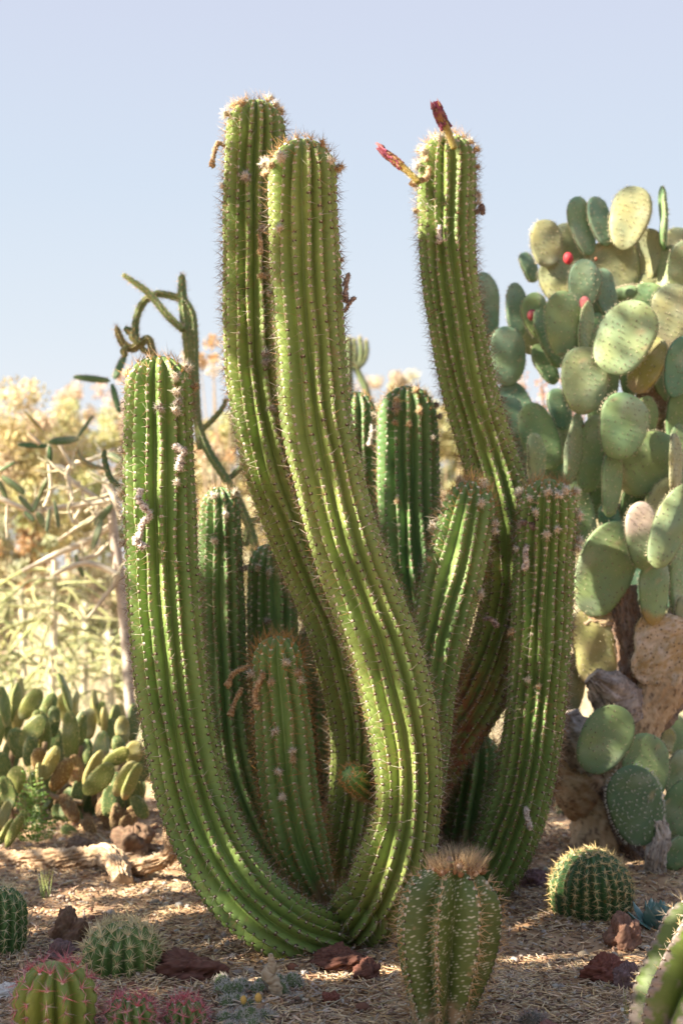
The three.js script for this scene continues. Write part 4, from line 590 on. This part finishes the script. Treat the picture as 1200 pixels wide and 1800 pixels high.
for (const a of [[325, 3.02, 118, 44, LAVA, 'wide dark red lava rock between the yellow spined barrel and the big cactus'], [598, 3.1, 84, 38, LAVA, 'dark red lava rock right below the foot of the big cactus'], [645, 3.02, 44, 32, LAVA, 'small dark red rock touching the lava rock under the big cactus'], [122, 3.32, 56, 56, BRN, 'brown angular rock standing behind the red spined barrel cactus'], [112, 3.16, 56, 34, PUR, 'low purple brown rock in front of the angular brown rock'], [1095, 3.26, 54, 56, [.17, .085, .06], 'brown pink rock at the foot of the dark barrel cactus'], [1066, 3.0, 70, 46, REDR, 'bright red rock lying on straw at the right'], [1100, 2.95, 44, 44, PUR, 'grey purple rock right of the bright red rock'], [756, 3.85, 62, 44, [.14, .11, .13], 'grey violet rock in the dark gap between the cactus stems'], [940, 3.85, 60, 36, [.12, .065, .07], 'purple rock right of the right cactus stem foot'], [582, 2.84, 30, 22, REDR, 'little red rock in the straw beside the grey clump'], [965, 2.66, 48, 22, [.2, .09, .075], 'flat pinkish rock at the bottom edge'], [20, 2.9, 60, 20, [.42, .36, .34], 'pale flat stone at the left edge'], [140, 4.28, 60, 34, [.13, .08, .055], 'dark clod under the left prickly pear thicket'], [235, 4.3, 70, 56, [.12, .07, .045], 'dark mound of soil at the foot of the pale yellow pads'], [255, 3.98, 32, 20, [.42, .34, .28], 'pale stone next to the dry root']]) rock(...a);
{ // small stones, and wool fallen from the cacti
  const b = new MB(); for (let k = 0; k < 150; k++) { const d = rr(2.6, 4.6), p = groundAt(rr(-20, 1220), d), s = rr(.004, .014); b.ball(V3(p.x, groundY(p.x, p.z) + s * .3, p.z), s, s * .7, s * rr(.7, 1.2), vary([[.30, .24, .2], [.42, .37, .33], [.2, .09, .06]][k % 3], .25), 5, .5, 60); } b.build('pebbles', M.rock, null, 'stuff');
  const w = new MB(), spots = [[380, 1680], [365, 1655], [352, 1632], [400, 1670], [535, 1722], [900, 1610], [905, 1585], [985, 1740], [897, 1625], [955, 1650], [1130, 1700], [290, 1560], [240, 1555], [410, 1690], [330, 1600], [395, 1650], [20, 1740], [1010, 1600], [915, 1560], [440, 1715]];
  for (const [px, py] of spots) { const d = EYE * F / (py - HORIZON), p = groundAt(px, d), s = rr(.006, .011); for (let k = 0; k < 90; k++) { const e = rdir(); e.y = Math.abs(e.y); w.cone(V3(p.x + e.x * s * .4, groundY(p.x, p.z) + .006 + e.y * s * .4, p.z + e.z * s * .4), e.addScaledVector(rdir(), .7).normalize(), s * rr(.5, 1.1), .0008, vary([.58, .53, .50], .25), vary([.5, .46, .45], .25), 3); } } w.build('fallen_wool', M.wool, null, 'stuff');
}
{ // blue agave
  const t = thing('agave', 'small blue grey agave rosette beside the dark barrel cactus', 'agave', null, groundAt(1152, 3.42));
  for (let k = 0; k < 13; k++) {
    const a = k * 2.4 + .4, el = lerp(.35, 1.25, k / 12), L = lerp(.095, .07, k / 12), w = .021, b = new MB(), dir = V3(Math.cos(a) * Math.cos(el), Math.sin(el), Math.sin(a) * Math.cos(el)), side = V3(-Math.sin(a), 0, Math.cos(a)), nrm = V3().crossVectors(side, dir).normalize(), c = vary([.10, .20, .185], .18);
    b.grid(10, 8, (r, q) => { const s = r / 10, e = q / 8 * 6.2832, ww = w * Math.pow(Math.sin(Math.PI * Math.min(1, s * .86 + .16)), .8) * (s > .99 ? .05 : 1); const p = dir.clone().multiplyScalar(s * L).addScaledVector(side, Math.cos(e) * ww * (1 + .1 * Math.sin(s * 40))).addScaledVector(nrm, Math.sin(e) * .004 * (1 - s * .7) - (.25 * Math.cos(e) * Math.cos(e) * ww) + .016 * s * s); return [p, mix(c, [.35, .42, .40], smooth(nz(p.x * 120, p.y * 120, p.z * 120), .1, .6))]; }, true, true);
    b.cone(dir.clone().multiplyScalar(L * .97).addScaledVector(nrm, .016), dir, .012, .0012, [.12, .06, .04], [.1, .05, .03], 4);
    for (const s of [.25, .4, .55, .7, .85]) for (const g of [-1, 1]) b.cone(dir.clone().multiplyScalar(s * L).addScaledVector(side, g * w * Math.sin(Math.PI * (s * .86 + .16)) * .95).addScaledVector(nrm, .016 * s * s - .003), side.clone().multiplyScalar(g), .004, .001, [.2, .1, .06], null, 3);
    b.build('leaf', M.agave, t);
  }
}
{ // ferny weed under the thicket
  const t = thing('weed', 'bright green ferny weed growing under the left prickly pear thicket', 'weed', null, groundAt(62, 4.25)), st = new MB(), lf = new MB();
  for (const l of [[[60, 1478], [64, 1440], [58, 1400], [52, 1350]], [[64, 1478], [72, 1445], [70, 1410], [62, 1385]], [[58, 1480], [46, 1450], [44, 1420], [50, 1395]], [[66, 1482], [80, 1462], [84, 1440]], [[56, 1482], [40, 1466], [38, 1450]]]) {
    const pts = l.map(([x, y]) => at(x, y, 4.25 + rs(.04)).sub(t.position)), cv = new THREE.CatmullRomCurve3(pts); st.tube(pts, [.0016, .0012, .0008], [.16, .22, .05], 5, 14);
    for (let k = 2; k < 22; k++) for (const g of [-1, 1]) { const p = cv.getPointAt(k / 22), T = cv.getTangentAt(k / 22), s = V3(g, .25 + rs(.3), rs(.8)).normalize(), L = rr(.009, .015); for (let q = 1; q <= 3; q++) lf.quad(p.clone().addScaledVector(s, q * L * .75), s.clone().multiplyScalar(L * .42), V3().crossVectors(s, rdir()).normalize().multiplyScalar(L * .3), vary([.14, .27, .04], .25)); }
  }
  st.build('stalk', M.pad, t); lf.build('leaves', M.leaf, t, 'stuff');
  const g = thing('grass_tuft', 'thin tuft of green grass blades in front of the log', 'grass', null, groundAt(82, 3.75)), b = new MB();
  for (let k = 0; k < 16; k++) b.cone(V3(rs(.012), 0, rs(.01)), V3(rs(.25), 1, rs(.25)).normalize(), rr(.04, .10), .0012, vary([.16, .24, .05], .2), [.3, .32, .1], 3); b.build('blades', M.spine, g, 'stuff');
  const g2 = thing('grass_tuft', 'small dry grass blade beside the red rock at the right', 'grass', null, groundAt(1102, 2.75)), b2 = new MB(); for (let k = 0; k < 6; k++) b2.cone(V3(rs(.006), 0, rs(.006)), V3(rs(.2), 1, rs(.2)).normalize(), rr(.04, .085), .0012, vary([.35, .34, .1], .2), null, 3); b2.build('blades', M.spine, g2, 'stuff');
}

// ───────────────────────── vegetation far behind ─────────────────────────
reseed(9);
function bush(name, label, cat, o) {                                // o: px, py centre, d, w, h (pixels), trunks; leaves spread in clumps through the crown
  const t = thing(name, label, cat, o.group, groundAt(o.px, o.d)), c = at(o.px, o.py, o.d).sub(t.position), rx = o.w * o.d / F / 2, ry = o.h * o.d / F / 2, rz = rx * .8;
  const tb = new MB(), cb = new MB(), n = o.limbs ?? 7, tips = [];
  for (let k = 0; k < n; k++) { const e = rdir(); e.y = Math.abs(e.y) * .8 - .1; const tip = V3(c.x + e.x * rx * .8, c.y + e.y * ry * .9, c.z + e.z * rz * .8), mid = tip.clone().multiplyScalar(.5); mid.x *= .6; mid.z *= .6; mid.add(rdir().multiplyScalar(rx * .12)); tb.tube([V3(rs(.06), -.02, rs(.06)), mid, tip], [rx * .045, rx * .03, rx * .008], vary(o.wood ?? [.34, .27, .2], .15), 6, 10, .2, 8); tips.push(tip, mid.clone().lerp(tip, .5)); }
  const clumps = o.clumps ?? 60, per = Math.round((o.per ?? 60) * 1.7), ls = (o.leaf ?? .035) * .72, cols = o.cols;
  for (let k = 0; k < clumps; k++) {
    const e = rdir().multiplyScalar(Math.pow(R(), .4)), q = k < tips.length ? tips[k] : V3(c.x + e.x * rx, c.y + e.y * ry, c.z + e.z * rz), cr = rx * rr(.12, .26), col = cols[Math.floor(R() * cols.length)];
    for (let j = 0; j < per; j++) { const f = rdir().multiplyScalar(cr * Math.pow(R(), .5)), p = q.clone().add(f); if (p.y < .02) continue; const u = rdir().multiplyScalar(ls * rr(.6, 1.3)), w = V3().crossVectors(u, rdir()).normalize().multiplyScalar(ls * rr(.2, .45)); cb.quad(p, u, w, vary(col, .25)); }
  }
  tb.build('trunk', M.bark, t); cb.build('crown', M.leaf, t, 'stuff');
}
const GLD = [.60, .52, .28], YLW = [.54, .53, .26], LIM = [.40, .45, .22], PCH = [.64, .53, .40], PAL = [.62, .57, .38], SAG = [.46, .48, .30];
bush('palo_verde', 'golden yellow tree with hazy crown at the far left edge', 'tree', { px: 20, py: 850, d: 9, w: 330, h: 330, clumps: 110, per: 70, leaf: .035, cols: [GLD, YLW, PCH, GLD] });
bush('palo_verde', 'yellow green tree behind the leafy shrub cactus', 'tree', { px: 130, py: 860, d: 10.5, w: 250, h: 380, clumps: 90, per: 70, leaf: .04, cols: [YLW, LIM, GLD] });
bush('shrub', 'pinkish flowering shrub crown right of the golden tree', 'shrub', { px: 170, py: 720, d: 12, w: 170, h: 150, clumps: 34, per: 40, leaf: .035, cols: [PCH, [.6, .42, .3]] });
bush('shrub', 'yellow shrub seen between the left column and the tall stems', 'shrub', { px: 390, py: 860, d: 9.5, w: 230, h: 300, clumps: 70, per: 60, leaf: .035, cols: [YLW, GLD, PAL] });
bush('shrub', 'orange topped shrub above the left column', 'shrub', { px: 385, py: 640, d: 8, w: 150, h: 120, clumps: 16, per: 40, leaf: .026, cols: [[.62, .42, .22], PCH], limbs: 9 });
bush('shrub', 'faint pink shrub above the dark stem in the middle', 'shrub', { px: 690, py: 700, d: 14, w: 150, h: 110, clumps: 30, per: 40, leaf: .04, cols: [PCH, [.5, .4, .3], PAL] });
bush('shrub', 'golden shrub between the middle stem and the right tall stem', 'shrub', { px: 790, py: 810, d: 11, w: 180, h: 220, clumps: 60, per: 60, leaf: .04, cols: [GLD, YLW, PCH] });
bush('shrub', 'yellow shrub glowing behind the prickly pear pads', 'shrub', { px: 1080, py: 960, d: 10, w: 300, h: 300, clumps: 90, per: 60, leaf: .04, cols: [PAL, YLW, GLD] });
bush('shrub', 'pale green shrub right behind the prickly pear trunk', 'shrub', { px: 1200, py: 1160, d: 8.5, w: 220, h: 220, clumps: 50, per: 60, leaf: .04, cols: [PAL, LIM] });
bush('shrub', 'olive shrub low at the left behind the cholla', 'shrub', { px: 10, py: 1010, d: 8.5, w: 200, h: 200, clumps: 60, per: 60, leaf: .03, cols: [PAL, SAG, [.45, .27, .12]] });
bush('shrub', 'straw coloured shrub low behind the left column', 'shrub', { px: 200, py: 1060, d: 8.8, w: 240, h: 240, clumps: 70, per: 60, leaf: .03, cols: [PAL, SAG, PCH] });
bush('shrub', 'yellow shrub low between the middle stems', 'shrub', { px: 470, py: 1010, d: 9, w: 260, h: 300, clumps: 60, per: 60, leaf: .035, cols: [PAL, GLD] });
bush('shrub', 'pale shrub behind the gap under the leaning middle stem', 'shrub', { px: 860, py: 1080, d: 9, w: 260, h: 300, clumps: 60, per: 60, leaf: .035, cols: [PAL, PCH] });
{ // wand stemmed tree with peach blossom, seen against the sky through the prickly pear
  const t = thing('ocotillo', 'leafless wand stemmed ocotillo with peach blossom behind the prickly pear', 'shrub', null, groundAt(950, 7.5)), fl = new MB();
  for (let k = 0; k < 15; k++) { const x = 850 + k * 13 + rs(6), b = new MB(), top = [x + rs(20) + (x - 940) * .25, rr(580, 690)], l = [[950 + rs(8), 1290], [935 + (x - 940) * .45, 950], [x, 780], top].map(([a, c]) => at(a, c, 7.5 + rs(.2)).sub(t.position)); b.tube(l, [.014, .011, .008, .004], vary([.42, .33, .28], .2), 6, 16); b.build('stem', M.bark, t);
    const cv = new THREE.CatmullRomCurve3(l); for (let q = 0; q < 60; q++) { const p = cv.getPointAt(rr(.6, 1)).addScaledVector(rdir(), .03), u = rdir().multiplyScalar(.015); fl.quad(p, u, V3().crossVectors(u, rdir()).normalize().multiplyScalar(.009), vary([.62, .36, .26], .2)); } }
  fl.build('blossom', M.leaf, t, 'stuff');
}
// silvery chollas: a pale spiny trunk with rows of drooping joints
const chollaMB = (px, d, topY, list, dens, c1, t) => {
  const tr = new MB(), top = at(px[1], topY, d).sub(t.position), foot = V3(0, -.02, 0), hair = new MB();
  tr.tube([foot, foot.clone().lerp(top, .5).add(V3(.015, 0, 0)), top], [.022, .018, .012], (t, v) => mix(c1, [.30, .30, .18], smooth(nz(v.x * 3, v.y * 22, 1), 0, .25)), 8, 40, .6, 30);
  for (let k = 0; k < 1500; k++) { const hh = R(), e = rdir(), p = foot.clone().lerp(top, hh); if (nz(3, hh * 24, 9) < -.12) continue; p.addScaledVector(e, .018); hair.cone(p, e, rr(.015, .03), .001, vary([.80, .74, .60], .15), null, 3); }
  tr.build('trunk', M.bark, t);
  for (const [f, ang, L, drop] of list) { const b = new MB(), p0 = foot.clone().lerp(top, f), h = V3(Math.cos(ang), 0, Math.sin(ang)), up = rr(-.05, .22), l = [p0, p0.clone().addScaledVector(h, L * .35).add(V3(rs(.02), L * up, rs(.02))), p0.clone().addScaledVector(h, L * .75).add(V3(rs(.03), L * up * .5 - drop * .4, rs(.03))), p0.clone().addScaledVector(h, L).add(V3(rs(.04), -drop, rs(.04)))]; b.tube(l, [.003, .0055, .006, .003], vary([.30, .33, .15], .3), 5, 12, .35, 40); const cv = new THREE.CatmullRomCurve3(l); for (let q = 0; q < dens; q++) { const e = rdir(), s = cv.getPointAt(R()); b.cone(s.addScaledVector(e, .004), e, rr(.008, .022), .0007, vary([.74, .70, .50], .3), null, 3); } b.build('branch', M.bark, t); }
  hair.build('spines', M.spine, t, 'stuff');
};
for (const [px, topx, topY, d, label] of [[80, 96, 985, 6.4, 'silver cholla with a bright white spiny trunk left of the big cactus'], [38, 38, 1030, 7.2, 'smaller pale cholla near the left edge'], [190, 192, 1110, 7.0, 'short pale cholla close behind the left column'], [-20, -15, 1060, 6.8, 'pale cholla half outside the left edge'], [140, 150, 1060, 7.6, 'faint cholla behind the white trunked cholla']]) {
  const t = thing('cholla', label, 'cactus', null, groundAt(px, d)), list = []; for (let k = 0; k < 58; k++) list.push([Math.pow(R(), .7) * .97, R() * 6.28, rr(.08, .30), rr(-.02, .16)]); chollaMB([px, topx], d, topY, list, 110, [.62, .56, .44], t);
}
{ // dry grass and low brush over the ground behind
  const b = new MB(); for (let k = 0; k < 34; k++) { const a = R() * 6.28, l = rr(.5, 1); b.cone(V3(rs(.12), 0, rs(.12)), V3(Math.cos(a) * rr(.1, .8), 1, Math.sin(a) * rr(.1, .8)).normalize(), l, .012, [1, 1, 1], null, 3); }
  const g = b.geo(); g.deleteAttribute('color'); const n = 5200, m = new THREE.InstancedMesh(g, new THREE.MeshPhysicalMaterial({ roughness: .9, transmission: .3, thickness: 0, side: THREE.DoubleSide }), n), o = new THREE.Object3D(), c = new THREE.Color();
  for (let k = 0; k < n; k++) { const d = 5.8 + 16 * Math.pow(R(), 1.4), x = rs(760) * d / F, s = rr(.12, .34) * (.7 + d * .05); o.position.set(x, groundY(x, -d) - .01, -d); o.rotation.set(0, R() * 6.28, 0); o.scale.set(s, s, s); o.updateMatrix(); m.setMatrixAt(k, o.matrix); m.setColorAt(k, c.setRGB(...vary([[.62, .54, .32], [.56, .50, .34], [.40, .42, .18], [.66, .56, .40], [.55, .38, .22]][Math.floor(R() * 5)], .2))); }
  m.name = 'dry_grass'; m.userData.kind = 'stuff'; scene.add(m);
}
for (const [px, py, label] of [[40, 860, 'distant olive tree low on the skyline at the left edge'], [400, 850, 'distant olive tree seen behind the slender snake cactus'], [655, 830, 'distant olive tree beside the small candelabra cactus'], [745, 840, 'distant olive tree above the dark middle columns'], [900, 850, 'distant olive tree behind the wand stemmed ocotillo'], [1130, 860, 'distant olive tree behind the prickly pear pads']]) bush('far_tree', label, 'tree', { px, py, d: 24 + rs(3), w: 210, h: 250, clumps: 50, per: 40, leaf: .10, cols: [[.36, .36, .16], [.42, .37, .16], [.32, .34, .18]] });

// ───────────────────────── the tree left of the frame, whose crown dapples the garden ─────────────────────────
reseed(10);
{
  const t = thing('shade_tree', 'sparse leafy tree standing left of the garden that throws dappled shade on it', 'tree', null, V3(-4.6, 0, -1.2)), crown = new MB(), tb = new MB();
  // openings of the crown, given by the sunlit spots on the plants: [px, py, depth, rx, ry in pixels]
  const lit = [[455, 235, 3.5, 55, 62], [500, 300, 3.2, 32, 60], [560, 330, 3.2, 32, 70], [520, 450, 3.2, 30, 70], [500, 560, 3.2, 30, 80], [515, 680, 3.15, 32, 110], [545, 800, 3.15, 36, 90], [590, 900, 3.15, 30, 70], [600, 1080, 3.1, 30, 90], [625, 1000, 3.1, 26, 60], [645, 1180, 3.1, 24, 60], [705, 1340, 3.1, 40, 80], [690, 1490, 3.15, 50, 80], [470, 760, 3.5, 20, 60], [440, 1480, 3.35, 24, 70], [520, 1520, 3.3, 16, 40], [788, 300, 3.7, 60, 66], [290, 1090, 3.2, 26, 130], [240, 1260, 3.2, 18, 80], [312, 1400, 3.2, 24, 70], [360, 1560, 3.15, 26, 40], [940, 1290, 3.55, 34, 90], [925, 1090, 3.5, 12, 40], [740, 1610, 2.68, 46, 100], [150, 1620, 3.4, 60, 24], [640, 1640, 3.2, 40, 30], [850, 1560, 2.75, 26, 34], [760, 1775, 2.75, 330, 70], [480, 1600, 3.6, 60, 14], [900, 1700, 3.1, 70, 30], [1000, 1690, 3.15, 60, 16], [620, 1720, 3.0, 60, 24], [450, 1760, 2.8, 90, 30], [960, 1750, 2.85, 140, 50], [560, 1770, 2.8, 110, 30], [1040, 1640, 3.4, 60, 20], [960, 1500, 4.2, 80, 30], [100, 1600, 3.6, 120, 20], [320, 1580, 3.6, 60, 20], [200, 1700, 3.1, 60, 20], [330, 1640, 3.3, 50, 16], [215, 1640, 3, 70, 40], [95, 1725, 2.6, 80, 60], [230, 1765, 2.62, 50, 40], [326, 1765, 2.66, 50, 36], [215, 1620, 3.0, 80, 40], [110, 1512, 4.1, 140, 26], [200, 1580, 3.8, 80, 26], [960, 440, 4.4, 44, 50], [985, 490, 4.4, 36, 40], [1110, 370, 4.4, 50, 40], [1095, 480, 4.45, 60, 50], [1140, 460, 4.4, 30, 50], [1120, 620, 4.1, 50, 40], [1030, 670, 4.15, 50, 50], [1180, 550, 4.25, 40, 50], [1160, 1140, 4.15, 60, 60], [1050, 1140, 4.2, 46, 60], [1060, 1480, 4.2, 70, 80], [1010, 1190, 4.2, 26, 50], [1165, 890, 4.1, 30, 40], [1030, 1370, 4.15, 40, 36], [50, 1265, 4.7, 60, 44], [215, 1330, 4.5, 56, 80], [130, 1250, 4.9, 50, 44], [90, 1345, 4.5, 30, 40], [20, 1380, 4.5, 30, 40], [175, 1290, 4.7, 36, 40]];
  const holes = lit.map(([x, y, d, rx, ry]) => [at(x, y, d), rx * 1.1 * d / F + .042, ry * 1.1 * d / F + .042]);
  const c0 = V3(0, .95, -3.55).addScaledVector(SUN, 5.2), right = V3().crossVectors(V3(0, 1, 0), SUN).normalize(), upv = V3().crossVectors(SUN, right);
  const open = (p) => { for (const [h, rx, ry] of holes) { const k = (p.z - h.z) / SUN.z, x = p.x - SUN.x * k, y = p.y - SUN.y * k; if (Math.pow((x - h.x) / rx, 2) + Math.pow((y - h.y) / ry, 2) < 1) return true; } return false; };
  const dapple = (p) => { const k = p.y / SUN.y, x = p.x - SUN.x * k, z = p.z - SUN.z * k; return z > -3.2 && fbm(x * 2.3, 1, z * 2.3) > -.07; };
  let made = 0;
  for (let k = 0; k < 900; k++) {
    const a = rs(1.9), b = rs(1.75), cc = c0.clone().addScaledVector(right, a).addScaledVector(upv, b).addScaledVector(SUN, rs(.8));
    if (cc.y < .9) continue;
    for (let j = 0; j < 22; j++) { const p = cc.clone().addScaledVector(rdir(), .2 * R()); if (open(p) || dapple(p)) continue; const u = rdir().multiplyScalar(rr(.03, .055)), w = V3().crossVectors(u, rdir()).normalize().multiplyScalar(rr(.016, .028)); crown.quad(p, u, w, vary([.09, .13, .04], .25)); made++; }
    if (k % 14 === 0) tb.tube([V3(-4.6, .6, -1.2), V3(-4.4, 1.7, -1.3), V3(-4.3, 2.4, -1.3).lerp(cc, .5), cc], [.06, .05, .025, .006], [.3, .24, .18], 6, 12);
  }
  tb.tube([V3(-4.6, -.05, -1.2), V3(-4.55, .9, -1.22), V3(-4.4, 1.8, -1.3)], [.16, .12, .08], [.3, .24, .18], 10, 14, .2, 6);
  local(t, tb.build('trunk', M.bark, t)); local(t, crown.build('crown', M.shadeLeaf, t, 'stuff'));
}
// unseen trees added behind the camera to keep low sky off the plants
function addedTree(label, x, z, top, w, h) {
  const t = thing('added_tree', label, 'tree', null, V3(x, 0, z)), b = new MB(), tb = new MB();
  tb.tube([V3(0, -.05, 0), V3(.05, top * .3, 0), V3(0, top * .7, 0)], [.14, .11, .05], [.3, .24, .18], 8, 12, .2, 5);
  for (let k = 0; k < 330; k++) { const e = rdir().multiplyScalar(Math.pow(R(), .33)), q = V3(e.x * w, top - h + e.y * h, e.z * w * .7); for (let j = 0; j < 30; j++) { const p = q.clone().addScaledVector(rdir(), .3 * R()); if (p.y < .05) continue; const u = rdir().multiplyScalar(rr(.06, .11)); b.quad(p, u, V3().crossVectors(u, rdir()).normalize().multiplyScalar(rr(.03, .055)), vary([.09, .13, .04], .25)); } }
  tb.build('trunk', M.bark, t); b.build('crown', M.shadeLeaf, t, 'stuff');
}
addedTree('broad unseen tree added behind the viewer to dim the sky', 1.3, 5.0, 4.5, 2.5, 2.1); addedTree('unseen tree added behind the viewer towards the right to dim the sky', 5.2, 1.6, 4.4, 2.0, 2.1);
renderer.render(scene, camera);
